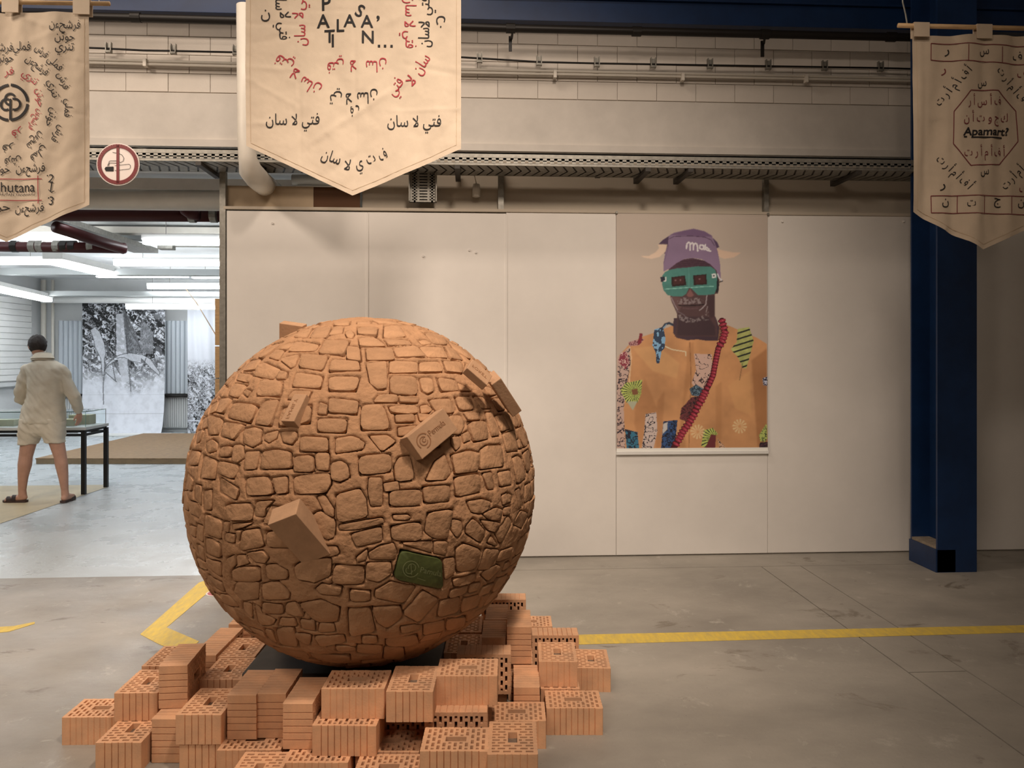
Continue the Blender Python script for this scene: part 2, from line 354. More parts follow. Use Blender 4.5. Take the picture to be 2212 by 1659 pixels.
pts = [(-300, 90), (120, 100), (233, 105), (310, 109), (373, 110), (508, 113), (700, 118), (985, 123), (1036, 126), (1165, 134), (1290, 137), (1412, 139), (1535, 141), (1661, 143), (1783, 145), (1904, 147), (1975, 149), (2400, 158)]
cb.tube([PY(x, y, cy) for x, y in pts], .008, 8); tag(cb.build('black_cable', M['black'], smooth=True), 'thin black cable clipped along the white block wall', 'cable')
cl = None; lab = ['behind the gap by the left banner', 'second from the left banner', 'just left of the middle banner', 'just right of the middle banner', 'second right of the middle banner', 'third right of the middle banner', 'fourth right of the middle banner', 'fifth right of the middle banner', 'sixth right of the middle banner', 'seventh right of the middle banner', 'last before the right banner']
cpts = [(233, 100), (373, 103), (508, 105), (1036, 122), (1165, 128), (1290, 131), (1412, 133), (1535, 135), (1661, 137), (1783, 139), (1904, 141)]
for k, (px, py) in enumerate(cpts):
    if cl is None:
        cl = MB().box((-.022, 0, -.045), (-.014, .03, .035)).box((.014, 0, -.045), (.022, .03, .035)).box((-.022, .018, -.03), (.022, .03, .03)).box((-.02, -.004, -.045), (.02, .02, -.03)).build('cable_clip', M['galv']); o = cl
    else: o = cl.copy(); COL.objects.link(o)
    o.location = PY(px, py, cy-.015)
    tag(o, 'grey cable clip on the block wall, '+lab[k], 'cable clip', 'clips holding the black cable')
cd = empty('wall_conduit', (0, 0, 0), 0, 'thin white conduit pair below the black cable on the block wall', 'conduit')
MB().tube([PY(x, y, 6.14) for x, y in ((-300, 117), (200, 129), (1000, 150), (1970, 169), (2400, 178))], .012, 8).build('conduit', M['offwhite'], cd, smooth=True)
MB().tube([PY(x, y, 6.14) for x, y in ((-300, 124), (200, 136), (1000, 157), (1970, 175), (2400, 184))], .010, 8).build('conduit', M['offwhite'], cd, smooth=True)
for px, py in ((313, 135), (1199, 160), (1475, 166), (1742, 170)):
    c = PY(px, py, 6.12); MB().box(c-Vector((.012, .012, .03)), c+Vector((.012, .03, .03))).build('saddle', M['offwhite'], cd)
# white downpipe beside the middle banner
dp = MB().tube([PY(529, 12, 5.53), PY(531, 300, 5.53), PY(535, 340, 5.53), PY(541, 368, 5.56), PY(555, 385, 5.78), PY(572, 400, 6.15), PY(590, 412, 6.7)], [.058, .058, .062, .08, .085, .085, .085], 18)
tag(dp.build('downpipe', M['offwhite'], smooth=True), 'cream downpipe behind the left edge of the middle banner', 'pipe')
# cable tray: perforated side, slotted floor
def slotted(nm, x0, x1, y0, y1, z, pitch, parent):
    m = MB(); e = .02; n = int((x1-x0)/pitch)
    m.box((x0, y0, z), (x1, y0+e, z+.003)).box((x0, y1-e, z), (x1, y1, z+.003)); ym = (y0+y1)/2
    for i in range(n):
        x = x0+i*pitch; sk = .05
        m.add([(x, y0+e, z), (x+pitch*.80, y0+e, z), (x+pitch*.80+sk, ym, z), (x+sk, ym, z)], [(0, 1, 2, 3)])
        m.add([(x+sk, ym, z), (x+pitch*.80+sk, ym, z), (x+pitch*.80, y1-e, z), (x, y1-e, z)], [(0, 1, 2, 3)])
    o = m.build(nm, M['galv'], parent, fix=False); o['kind'] = 'stuff'; return o
tz = P(300, 345, 5.60).z; ty0 = P(300, 345, 5.60).y+.02
tr = empty('cable_tray', (0, 0, 0), 0, 'long grey perforated cable tray hanging under the concrete beam', 'cable tray')
slotted('tray_floor', -7.2, 5.2, ty0, ty0+.34, tz, .072, tr)
ms = MB()
for a, b in ((0, .016), (.032, .040), (.056, .085)): ms.box((-7.2, ty0-.002, tz+a), (5.2, ty0, tz+b))
for i in range(int(12.4/.055)):
    x = -7.2+i*.055; ms.box((x, ty0-.002, tz+.014), (x+.030, ty0, tz+.058))
s_ = ms.build('tray_side', M['galv'], tr, fix=False); s_['kind'] = 'stuff'
MB().box((-7.2, ty0+.34, tz), (5.2, ty0+.342, tz+.085)).build('tray_side', M['galv'], tr)
MB().box((-7.2, ty0+.004, tz+.004), (5.2, ty0+.338, tz+.02)).build('slot_backing', M['black'], tr)  # black sheet widened to keep light from showing through the floor slots
lb = ['left of the downpipe', 'right of the middle banner tip', 'near the middle stud', 'above the poster', 'near the blue column']
for k, (px, py) in enumerate(((440, 350), (988, 350), (1405, 362), (1500, 364), (1880, 366))):
    c = P(px, py, 5.75); x = PZ if 0 else None
    xx = c.x; MB()
    tag(MB().box((xx-.02, ty0-.01, tz-.03), (xx+.02, ty0+.36, tz-.004)).box((xx-.02, ty0+.36, tz-.03), (xx+.02, YB, tz+.03)).build('tray_bracket', mat('dark_bracket', (.05, .045, .04), .6) if k == 0 else bpy.data.materials['dark_bracket']), 'dark steel arm under the cable tray '+lb[k], 'bracket', 'arms carrying the cable tray')
tag(MB().box(PY(1286, 383, 6.1), PY(1297, 366, 6.1)+Vector((0, .03, 0))).build('sensor_box', M['black']), 'small black box under the tray left of the poster', 'sensor')
dt = PY(1029, 410, 6.15)
tag(MB().tube([dt-Vector((0, 0, .06)), dt-Vector((0, 0, .055)), dt-Vector((0, 0, 0)), dt+Vector((0, 0, .045)), dt+Vector((0, 0, .05))], [.018, .032, .032, .026, .012], 14).tube([dt+Vector((0, 0, .05)), dt+Vector((-.02, 0, .13))], .004, 6).build('wall_sensor', M['offwhite'], smooth=True), 'white cylinder sensor on the upper board right of the vertical tray', 'sensor')
# hanging vertical tray piece
va, vb = PY(885, 436, 6.035), PY(943, 350, 6.035)
vt = empty('vertical_tray', (va.x, va.y, va.z), 0, 'short vertical slotted tray hanging behind the middle banner tip', 'cable tray')
w_, h_ = vb.x-va.x, vb.z-va.z
m = MB()
for a, b in ((0, .09), (.15, .22), (.28, .36), (.66, .74), (.80, .87), (.93, 1)): m.box((w_*a, 0, 0), (w_*b, .003, h_))
for i in range(14):
    z = h_*i/14
    for a, b in ((.09, .28), (.36, .66), (.74, .93)): m.box((w_*a, 0, z), (w_*b, .003, z+h_/14*.62))
m.build('tray_floor', M['galv'], vt, fix=False)['kind'] = 'stuff'
for a in (0, 1): MB().box((w_*a-.004, -.05, 0), (w_*a+.004, 0, h_)).build('tray_side', M['galv'], vt)
MB().box((-.004, .02, 0), (w_, .03, h_)).build('slot_backing', M['black'], vt)
# floor markings
M['yellow'] = mat('worn_yellow_paint', (.62, .42, .03), .6, col2=(.42, .30, .07), vscale=9, detail=8)
M['yellow'] = mat('worn_yellow_paint', (.78, .56, .07), .6, col2=(.56, .42, .12), vscale=14, detail=9, stretch=(2.5, .7, 1))
def flat(name, pts, m, z=.002, parent=None, th=.0015):
    q = [PZ(x, y, z) for x, y in pts]; c = sum(q, Vector())/len(q)
    o = MB().prism([(p.x-c.x, p.y-c.y) for p in q], 0, th).build(name, m, parent); o.location = (c.x, c.y, .0004); return o
tag(flat('yellow_line', [(1240, 1392), (1240, 1371), (2600, 1342), (2600, 1360), (2212, 1366)], M['yellow']), 'yellow painted line crossing the concrete right of the bricks', 'floor marking')
tag(flat('yellow_angle', [(432, 1258), (470, 1258), (505, 1232), (440, 1260)], M['yellow'], th=.001), 'worn yellow paint patch near the ball on the left', 'floor marking')
tag(flat('yellow_corner_line', [(303, 1370), (430, 1258), (470, 1245), (470, 1262), (360, 1355), (430, 1385), (400, 1412), (345, 1392)], M['yellow']), 'bright yellow corner line behind the left bricks', 'floor marking')
tag(flat('yellow_dash', [(-60, 1372), (-60, 1358), (30, 1352), (75, 1343), (75, 1347), (20, 1364)], M['yellow']), 'short worn yellow dash at the left edge of the floor', 'floor marking')
def disc(px, py, r, name, m, z, parent=None):
    c = PZ(px, py, 0); o = MB().prism([(r*math.cos(t*math.pi/16), r*math.sin(t*math.pi/16)) for t in range(32)], 0, .0008).build(name, m, parent)
    if parent is None: o.location = (c.x, c.y, z)
    else: o.location = (0, 0, z)
    return o
st = disc(470, 1281, .075, 'floor_sticker', mat('sticker_white', (.7, .66, .62), .5), .0012); tag(st, 'round red and white sticker on the floor beside the ball', 'sticker')
disc(0, 0, .064, 'red_ring', mat('sticker_red', (.42, .08, .09), .5), .0008, st); disc(0, 0, .036, 'white_centre', bpy.data.materials['sticker_white'], .0014, st)
# no smoking sign
sc = P(255, 355, 5.45); sr = .150
sg = empty('no_smoking_sign', sc, -.02, 'round red and white no smoking sign hanging at the upper left', 'sign')
def ringpts(r, n=40): return [(r*math.cos(2*math.pi*t/n), r*math.sin(2*math.pi*t/n)) for t in range(n)]
R90 = Matrix.Rotation(math.pi/2, 4, 'X')
M['sign_red'] = mat('sign_red', (.17, .012, .015), .45); M['sign_white'] = mat('sign_white', (.78, .70, .66), .4)
MB().prism(ringpts(sr), -.003, 0, R90).build('plate', M['sign_white'], sg)
kk = Ink(lambda x, y: (x, -.0045, y))
kk.arc(0, 0, sr*.865, 0, 360, sr*.17, 48); kk.line([(0, -sr*.9), (0, sr*.9)], sr*.13, step=.05); kk.build('red_ring', M['sign_red'], sg)
kk = Ink(lambda x, y: (x, -.0036, y)); s = sr
kk.line([(-.15*s, -.30*s), (.52*s, -.22*s), (.58*s, -.16*s), (.58*s, -.05*s), (.52*s, .01*s), (-.15*s, -.07*s)], .018*s, step=.05)
kk.poly2([(-.56*s, -.33*s), (-.2*s, -.33*s), (-.2*s, -.11*s), (-.56*s, -.13*s), (-.62*s, -.22*s)], [(0, 1, 2, 3, 4)])
kk.line([(-.42*s, -.10*s), (-.42*s, .10*s), (-.36*s, .16*s), (0, .16*s), (.12*s, .08*s), (.25*s, .16*s), (.28*s, .3*s), (.18*s, .45*s), (0, .52*s), (-.25*s, .56*s)], .02*s, step=.05)
kk.line([(-.48*s, -.10*s), (-.46*s, .0*s), (-.34*s, .06*s), (-.05*s, .05*s)], .02*s, step=.05)
kk.build('cigarette_symbol', M['ink'], sg)
MB().tube([(0, 0, sr-.01), (0, YB-.05-sc.y, sr+.10)], .002, 5).build('hanging_wire', M['galv'], sg)
# ================================================================== GALLERY BEHIND THE OPENING
cor = P(88, 934, 16.2); XL = cor.x; YG = cor.y
M['gwall'] = mat('gallery_wall', (.60, .61, .61), .7, var=.04, vscale=2)
M['gceil'] = mat('gallery_ceiling', (.80, .82, .83), .7, var=.05, vscale=2)
struct(MB().box((XL-.2, YG, 0), (3.2, YG+.2, 3.24)).build('wall_gallery_back', M['gwall']))
struct(MB().box((XL-.2, 6.5, 0), (XL, YG, 3.24)).build('wall_gallery_left', M['gwall']))
struct(MB().box((3.0, 6.7, 0), (3.2, YG, 3.24)).build('wall_gallery_right', M['gwall']))
struct(MB().box((XL-.2, YB+.3, 3.24), (3.2, YG+.2, 3.4)).build('ceiling_gallery', M['gceil']))
# blind panel with horizontal slats on the left gallery wall
bd = empty('slatted_blind', (XL, YG-1.4, 0), 0, 'white blind of horizontal slats covering the left gallery wall', 'blind')
for k in range(15):
    MB().box((.01, -7.0, 1.12+k*.118), (.03+.008*(k % 2), 1.0, 1.232+k*.118), bev=.003).build('slat', M['white'], bd)
MB().box((.0, -7.0, 1.02), (.12, 1.0, 1.09)).build('sill', M['gwall'], bd)
def vpipe(px0, lab, r=.035, py0=640):
    c = P(px0, 934, 16.05); o = MB().tube([(c.x, c.y, 0), (c.x, c.y, 3.2)], r, 10).build('riser_pipe', M['offwhite'] if r < .06 else M['gwall'], smooth=True); tag(o, lab, 'pipe')
vpipe(114, 'thin white riser pipe in the gallery corner, nearer the fluted blind', .03)
vpipe(94, 'dark-edged riser pipe right in the gallery corner', .05)
# fluted vertical blinds with sill and radiator
def fluted(pxa, pxb, lab, rlab):
    a, b = PY(pxa, 850, YG-.12), PY(pxb, 693, YG-.12); n = max(4, int((b.x-a.x)/.085)); w = (b.x-a.x)/n
    r = empty('vertical_blind', (a.x, a.y, a.z), 0, lab, 'blind'); m0 = None
    for k in range(n):
        if m0 is None: m0 = MB().prism([(w*(.5-.5*math.cos(t*math.pi/6)), -.045*math.sin(t*math.pi/6)) for t in range(7)], 0, b.z-a.z).build('slat', mat('blind_grey' if 'blind_grey' not in bpy.data.materials else 'blind_grey2', (.50, .54, .59), .5), r); o = m0
        else: o = newobj('slat', m0.data, r)
        o.location = (k*w, 0, 0)
    tag(MB().box((-.02, -.12, -.05), (b.x-a.x+.02, .1, -.015)).build('sill', M['black'], r), 'black window sill')
    c, d = PY(pxa, 925, YG-.1), PY(pxb, 858, YG-.1)
    q = empty('radiator', (c.x, c.y, c.z), 0, rlab, 'radiator'); MB().box((0, .02, 0), (d.x-c.x, .06, d.z-c.z)).build('body', M['gwall'], q)
    n = int((d.x-c.x)/.045); f0 = MB().box((0, 0, .02), (.03, .02, d.z-c.z-.02)).build('fin', M['gwall'], q)
    for k in range(1, n): newobj('fin', f0.data, q, (k*.045, 0, 0))
fluted(127, 180, 'grey fluted blind between the corner pipes and the large drawing', 'white ribbed radiator left of the large drawing')
fluted(350, 410, 'grey fluted blind between the two drawings', 'white ribbed radiator between the two drawings')
# ducts, pipes, beams under the gallery ceiling
def hpipe(name, pts, d, r, m, lab, cat='pipe', parent=None):
    o = MB().tube([P(x, y, d) for x, y in pts], r, 18).build(name, m, parent, smooth=True)
    return tag(o, lab, cat) if parent is None else o
hpipe('air_duct', [(-300, 425), (900, 436)], 7.0, .098, M['offwhite'], 'thick cream air duct behind the opening above the dark red pipe', 'duct')
tag(MB().box(P(-300, 402, 6.75), P(900, 378, 6.75)+Vector((0, .25, 0))).build('ceiling_rib', M['beam']), 'cream concrete rib above the thick duct', 'beam')
rp = empty('red_pipe', (0, 0, 0), 0, 'dark red drain pipe with clamp bands and an upturned elbow', 'pipe')
hpipe('pipe', [(-300, 462), (560, 466)], 7.4, .062, M['dark_red'], None, None, rp)
hpipe('elbow', [(396, 420), (396, 440), (400, 455), (412, 463), (430, 465)], 7.3, .05, M['dark_red'], None, None, rp)
for x in (416, 462):
    c = P(x, 465, 7.35); MB().tube([c-Vector((.03, 0, 0)), c+Vector((.03, 0, 0))], .072, 14).build('clamp_band', M['galv'], rp)
c = P(396, 440, 7.3); MB().tube([c-Vector((0, 0, .025)), c+Vector((0, 0, .025))], .057, 14).build('clamp_band', M['offwhite'], rp)
def beamx(y0, y1, d, m, lab, dep=.2):
    a = P(-400, y1, d); b = P(900, y0, d); tag(MB().box((a.x, a.y, a.z), (b.x, a.y+dep, b.z)).build('ceiling_beam', m), lab, 'beam')
M['gbeam'] = mat('grey_beam', (.40, .42, .42), .6)
beamx(483, 497, 9.3, M['offwhite'], 'pale ceiling beam just under the dark red pipe')
beamx(500, 511, 9.7, M['gbeam'], 'grey ceiling beam above the first lit tubes')
beamx(576, 590, 12.0, M['gbeam'], 'grey ceiling beam above the far lit tubes')
beamx(626, 636, 14.3, M['gbeam'], 'narrow grey beam nearest the gallery back wall')
hpipe('far_pipe', [(90, 648), (560, 650)], 15.7, .062, M['white'], 'white pipe along the top of the gallery back wall')
r2 = empty('drain_branch', (0, 0, 0), 0, 'dark red branched drain pipe with grey clamps below the left banner tip', 'pipe')
hpipe('pipe', [(-200, 530), (270, 536)], 8.75, .060, M['dark_red'], None, None, r2)
MB().tube([P(120, 490, 7.9), P(215, 522, 8.5), P(268, 538, 8.75)], .06, 14).build('branch', M['dark_red'], r2, smooth=True)
for x in (33, 72, 88, 124, 140, 158, 198, 240):
    c = P(x, 532, 8.75); MB().tube([c-Vector((.035, 0, 0)), c+Vector((.035, 0, 0))], .070, 12).build('clamp_band', M['black'] if x in (33, 140, 158) else M['galv'], r2)
dt_ = [PZ(x, y, 3.0) for x, y in ((200, 505), (322, 545))]
tag(MB().box((dt_[1].x-.20, 7.75, 2.99), (dt_[1].x+.12, dt_[1].y, 3.05)).box((dt_[1].x-.20, 7.75, 3.05), (dt_[1].x-.19, dt_[1].y, 3.1)).build('ceiling_tray', M['galv']), 'grey tray running back under the gallery ceiling beside the red branch', 'cable tray')
hpipe('cream_pipe', [(632, 388), (1000, 392)], 6.62, .045, M['offwhite'], 'cream pipe above the cardboard strip left of the middle banner tip')
hpipe('cream_pipe', [(640, 406), (1000, 408)], 6.62, .022, M['offwhite'], 'thinner cream pipe just over the cardboard strip')
# lit fluorescent fixtures
M['tube'].node_tree.nodes['Principled BSDF'].inputs['Emission Strength'].default_value = 15
k_ = 0
TL = ['long lit tube left, just under the left banner tip', 'long lit tube at the right under the grey beam', 'lit tube at the far left below the red branch', 'lit tube across the middle above the second grey beam', 'lit tube just below the second grey beam', 'short lit tube beside the panel wall edge below the second grey beam', 'lit tube above the two far drawings', 'lowest lit fixture in front of the drawings']
def lampx(x0, x1, y, d, lab, w=.14, h=.05):
    a, b = P(x0, y, d), P(x1, y, d)
    L = (b-a).length; o = empty('tube_light', a, -YAW*0, lab, 'tube light', 'lit fluorescent fixtures of the gallery'); o.rotation_euler = (0, 0, math.atan2((b-a).y, (b-a).x))
    MB().box((0, -w/4, .02), (L, w/4, .08)).build('housing', M['white'], o)
    MB().box((.02, -w/2+.015, -.035), (L-.02, w/2-.015, .02), bev=.01).build('lit_cover', M['tube'], o)
    for q in (.2, .8): MB().tube([(L*q, 0, .08), (L*q, 0, max(.1, 3.24-a.z))], .004, 6).build('hanger', M['galv'], o)
    return o
for (x0, x1, y, d), lab in zip(((-60, 168, 516, 8.9), (308, 560, 522, 9.0), (-120, 112, 566, 11.2), (246, 560, 569, 11.3), (208, 408, 595, 12.8), (414, 560, 597, 12.8), (318, 560, 620, 14.6), (272, 560, 664, 15.2)), TL): lampx(x0, x1, y, d, lab)
lampx(-700, -250, 540, 9.0, 'lit tube further left than the left banner'); lampx(-60, 150, 462, 7.9, 'lit tube behind the left banner'); lampx(-500, -150, 462, 7.9, 'lit tube outside the frame beyond the left banner')  # the two nearer tubes are added out of sight to light the man
a, b = PZ(104, 560, 2.95), PZ(241, 590, 2.95)
o = empty('tube_light', (b.x, a.y, 2.95), 0, 'wide lit fixture running away under the ceiling in the middle', 'tube light', 'lit fluorescent fixtures of the gallery')
MB().box((-.14, 0, .0), (.14, b.y-a.y, .10), bev=.02).build('housing', M['white'], o); MB().box((-.12, .02, -.06), (.12, b.y-a.y-.02, .0), bev=.02).build('lit_cover', M['tube'], o)
a, b = P(-60, 590, 11.5), P(103, 625, 14.8)
o = empty('tube_light', a, math.atan2((b-a).y, (b-a).x), 'lit fixture along the left gallery wall, high above the blind', 'tube light', 'lit fluorescent fixtures of the gallery')
L = (b-a).length; o.location.z = 2.70; MB().box((0, -.1, .03), (L, .1, .1)).build('housing', M['white'], o); MB().box((.02, -.09, -.05), (L-.02, .09, .03), bev=.02).build('lit_cover', M['tube'], o)
hd = P(360, 536, 9.4); tag(MB().box(hd+Vector((-.09, -.06, -.02)), hd+Vector((.09, .06, .04)), bev=.01).tube([hd+Vector((.09, 0, .02)), hd+Vector((.7, 0, .02))], .008, 6).build('ceiling_projector', M['galv']), 'small grey ceiling device beside the lit tubes', 'device')
# rope from ceiling to partition
tag(MB().tube([P(400, 622, 12), P(425, 655, 9.5), P(464, 720, 6.9), P(475, 740, 6.5)], .006, 6).build('rope', M['wood']), 'thin tan cord running down to the timber frame', 'cord')
# drawings
def raster_canvas(x0, y0, x1, y1, step):
    nx = int((x1-x0)/step)+1; ny = int((y1-y0)/step)+1
    X, Y = np.meshgrid(np.linspace(x0, x1, nx), np.linspace(y1, y0, ny)); return X, Y
def fnoise(X, Y, s, seed, oct=4, ax=1, ay=1):
    rng = np.random.RandomState(seed); out = np.zeros(X.shape); amp = 1; tot = 0
    for o in range(oct):
        g = rng.rand(97, 97); u = (X/s*ax*(2**o)) % 96; v = (Y/s*ay*(2**o)) % 96
        i = u.astype(int); j = v.astype(int); fu = u-i; fv = v-j; fu = fu*fu*(3-2*fu); fv = fv*fv*(3-2*fv)
        i1 = (i+1) % 96; j1 = (j+1) % 96
        out += amp*((g[j, i]*(1-fu)+g[j, i1]*fu)*(1-fv)+(g[j1, i]*(1-fu)+g[j1, i1]*fu)*fv); tot += amp; amp *= .55
    return out/tot
def inpoly(X, Y, pts):
    r = np.zeros(X.shape, bool); n = len(pts)
    for k in range(n):
        xa, ya = pts[k]; xb, yb = pts[(k+1) % n]
        if ya == yb: continue
        c = ((ya > Y) != (yb > Y)) & (X < (xb-xa)*(Y-ya)/(yb-ya)+xa); r ^= c
    return r
def segdist(X, Y, pts, close=False):
    d = np.full(X.shape, 1e9); p = list(pts)+([pts[0]] if close else [])
    for (xa, ya), (xb, yb) in zip(p, p[1:]):
        dx, dy = xb-xa, yb-ya; t = np.clip(((X-xa)*dx+(Y-ya)*dy)/(dx*dx+dy*dy+1e-9), 0, 1)
        d = np.minimum(d, np.hypot(X-xa-t*dx, Y-ya-t*dy))
    return d
M['drawing'] = vcmat('charcoal_drawing', .85)
# large drawing (coordinates in the print's own pixels)
X, Y = raster_canvas(178, 652, 356, 940, .8)
Z = (X-160)*5.185; V = (Y-640)*5.185          # finer units
n1 = fnoise(Z, V, 46, 3, 4); n2 = fnoise(Z+260*n1, V+180*n1, 30, 5, 4); n3 = fnoise(Z, V, 160, 8, 3)
fade = np.clip((1050-V+(n3-.5)*420)/520, 0, 1)
dens = fade*(.95-.35*np.clip((Z-620)/350, 0, 1)*np.clip((500-V)/300, 0, 1))
g = .93-dens*(.62*(n2 > .47)+.30*(n2 > .36)+.25*(n1 < .5))
g = np.clip(g+.18*(n1-.5), .05, .95)
def blend(mask, val): 
    global g; g = g*(1-mask)+val*mask
hat = fnoise(Z, V, 9, 21, 2, 3, .6)
blend(.75*inpoly(Z, V, [(470, 200), (560, 190), (590, 620), (610, 950), (540, 960), (480, 640)]), .80+.12*(n1-.5))
for pl, val in (([(540, 120), (600, 200), (700, 420), (750, 560), (760, 640), (600, 630), (570, 420)], .30), ([(760, 250), (880, 400), (880, 640), (800, 640), (735, 560), (740, 380)], .42), ([(320, 330), (345, 460), (400, 620), (430, 670), (380, 690), (350, 520)], .28)):
    blend(.8*inpoly(Z, V, pl), val+.35*(hat-.5))
for pl in ([(180, 380), (225, 340), (280, 400), (330, 520), (350, 640), (330, 700), (345, 870), (310, 880), (290, 690), (230, 570), (215, 480)], [(440, 690), (520, 650), (620, 630), (760, 650), (850, 700), (960, 850), (950, 880), (850, 800), (750, 690), (755, 745), (640, 720), (560, 680)], [(330, 830), (370, 750), (440, 700), (470, 720), (380, 770)]):
    blend(.9*inpoly(Z, V, pl), .78+.25*(hat-.5)); blend(.8*(segdist(Z, V, pl, True) < 4), .25)
for ln in ([(430, 740), (470, 940)], [(445, 730), (520, 870)], [(350, 850), (480, 950)], [(460, 200), (465, 650)], [(610, 700), (640, 1060)], [(590, 420), (600, 640)], [(690, 380), (850, 180)], [(340, 740), (320, 1000), (330, 1200)], [(800, 690), (750, 830)], [(570, 120), (600, 330), (740, 560)]):
    blend(.7*(segdist(Z, V, ln) < 6), .22)
for yy in (1095, 1305): g[np.abs(V-yy) < 3] *= .85
colr = np.stack([g*.93, g*.95, g], -1)**1.6*.9
xa, xb, za, zb = PY(178, 652, YG-.35).x, PY(356, 652, YG-.35).x, PY(260, 942, YG-.35).z, PY(260, 652, YG-.35).z
def drape(xa, xb, za, zb, yy, curl, pinch=.0):
    def f(u, v):
        z = za+(zb-za)*v; x = xa+(xb-xa)*(.5+(u-.5)*(1-pinch*(1-v)))
        y = yy+.02*np.sin(u*9)+.012*np.sin(u*23+v*4)-curl*np.exp(-v*9); return x, y, z
    return f
dr = empty('tree_drawing', ((xa+xb)/2, YG-.3, za), 0, 'large black and white drawing of jungle trees and banana leaves hanging on the gallery wall', 'drawing')
o = build_grid('sheet', M['drawing'], X.shape[1], X.shape[0], drape(xa-(xa+xb)/2, xb-(xa+xb)/2, 0, zb-za, -.05, .25), colr, dr)
MB().tube([(xa-(xa+xb)/2, -.04, zb-za), (xb-(xa+xb)/2, -.04, zb-za)], .02, 8).build('rail', M['white'], dr)
X, Y = raster_canvas(405, 668, 480, 936, .9); Z = (X-160)*5.185; V = (Y-640)*5.185
n1 = fnoise(Z, V, 24, 13, 4); n2 = fnoise(Z+200*n1, V+260*n1, 22, 15, 3)
dens = np.clip((V-690)/120, 0, 1)*np.clip(.5+(V-690)/400, 0, 1)
g = np.clip(.93-dens*(.6*(n2 > .55)+.3*(n1 > .52)), .05, .95); g[np.abs(V-1385) < 6] = .9; g[(V > 1400) & (np.sin(Z*.12) > .4)] *= .75
colr = np.stack([g*.93, g*.95, g], -1)**1.6*.9
xa, xb, za, zb = PY(405, 652, YG-.35).x, PY(480, 652, YG-.35).x, PY(420, 938, YG-.35).z, PY(420, 668, YG-.35).z
d2 = empty('leaf_drawing', (xa, YG-.3, za), 0, 'narrow white hanging drawing with dense leaves in its lower half', 'drawing')
build_grid('sheet', M['drawing'], X.shape[1], X.shape[0], drape(0, xb-xa, 0, zb-za, -.05, .0), colr, d2)
MB().tube([(0, -.04, zb-za), (xb-xa, -.04, zb-za)], .02, 8).build('rail', M['white'], d2)
a = PZ(128, 943, .0); b = PZ(356, 943, 0)
tag(MB().box((a.x, a.y, 0), (b.x, a.y+.25, .035), bev=.004).build('white_board', M['white']), 'white board lying on the floor below the large drawing', 'board')
# wooden platform
q = [PZ(75, 1002, 0), PZ(520, 1002, 0)]; h = .085
pts = [PZ(76, 990, h), PZ(560, 990, h), PZ(500, 936, h), PZ(310, 936, h)]
c = pts[0]; pf_ = empty('platform', (c.x, c.y, 0), 0, 'low brown wooden platform on the gallery floor before the drawings', 'platform')
M['osb'] = mat('osb_board', (.30, .19, .10), .7, col2=(.16, .10, .05), vscale=22, detail=6, stretch=(.5, 1.6, 1))
MB().prism([(p.x-c.x, p.y-c.y) for p in pts], h-.015, h).build('deck', M['osb'], pf_); 
MB().prism([(p.x-c.x+(.01 if i in (0, 3) else 0), p.y-c.y+(.006 if i < 2 else 0)) for i, p in enumerate(pts)], 0, h-.0155).build('skirt', mat('platform_edge', (.26, .18, .10), .65, var=.2, vscale=6), pf_)
# ochre floor area
tag(flat('floor_mat', [(-400, 1055), (-60, 1050), (232, 1047), (234, 1051), (-10, 1134), (-260, 1215)], mat('ochre_lino', (.50, .42, .27), .55, var=.12, vscale=5), th=.001), 'beige floor covering under the person and the display table', 'floor covering')
# display table
dn, df = PZ(181, 1068, 0), PZ(233, 1052, 0)
T = empty('display_table', (dn.x, dn.y, 0), 0, 'long glass-topped display table on black steel legs', 'table')
dx, dy = df.x-dn.x, df.y-dn.y; LT = 4.2; tz0 = P(181, 931, 8.95).z
Bk = mat('black_steel', (.012, .013, .016), .4)
dy = dy*1.0
for x, y in ((0, 0), (dx*0+.02, dy), (-LT, 0), (-LT, dy)): MB().box((x-.022, y-.022, 0), (x+.022, y+.022, tz0)).build('leg', Bk, T)
fr = MB()
for a_, b_ in ((-.055, -.03), (-.012, .012)):
    for y in (0, dy): fr.box((-LT, y-.02, tz0+a_), (.02, y+.02, tz0+b_))
    for x in (0, -LT): fr.box((x-.02, 0, tz0+a_), (x+.02, dy, tz0+b_))
fr.build('frame', Bk, T)
MB().box((-LT-.03, -.035, tz0+.016), (.04, dy+.03, tz0+.05), bev=.004).build('tray', mat('table_tray', (.55, .57, .58), .4), T)
gz = tz0+.05; gh = P(181, 890, 8.95).z-gz; gl = MB()
gt = .006
for a_, b_ in (((-LT, 0, 0), (.02, gt, gh)), ((-LT, dy-gt, 0), (.02, dy, gh)), ((.02-gt, gt, 0), (.02, dy-gt, gh)), ((-LT, 0, gh), (.02, dy, gh+gt))):
    MB().box((a_[0], a_[1], gz+a_[2]), (b_[0], b_[1], gz+b_[2])).build('glass_pane', M['glassy'], T)
ed = mat('glass_edge', (.25, .42, .38), .2)
MB().box((-LT, -.001, gz+gh+gt), (.02, .003, gz+gh+gt+.003)).box((.016, 0, gz+gh+gt), (.021, dy, gz+gh+gt+.003)).box((.016, -.001, gz), (.021, .003, gz+gh)).build('glass_edge', ed, T)
Gr = mat('olive_book', (.40, .40, .30), .7); Gy = mat('grey_book', (.42, .46, .42), .7); Rd = mat('red_book', (.55, .12, .10), .6); Cr = mat('cream_page', (.62, .58, .42), .8)
bx, by = dn.x, dn.y
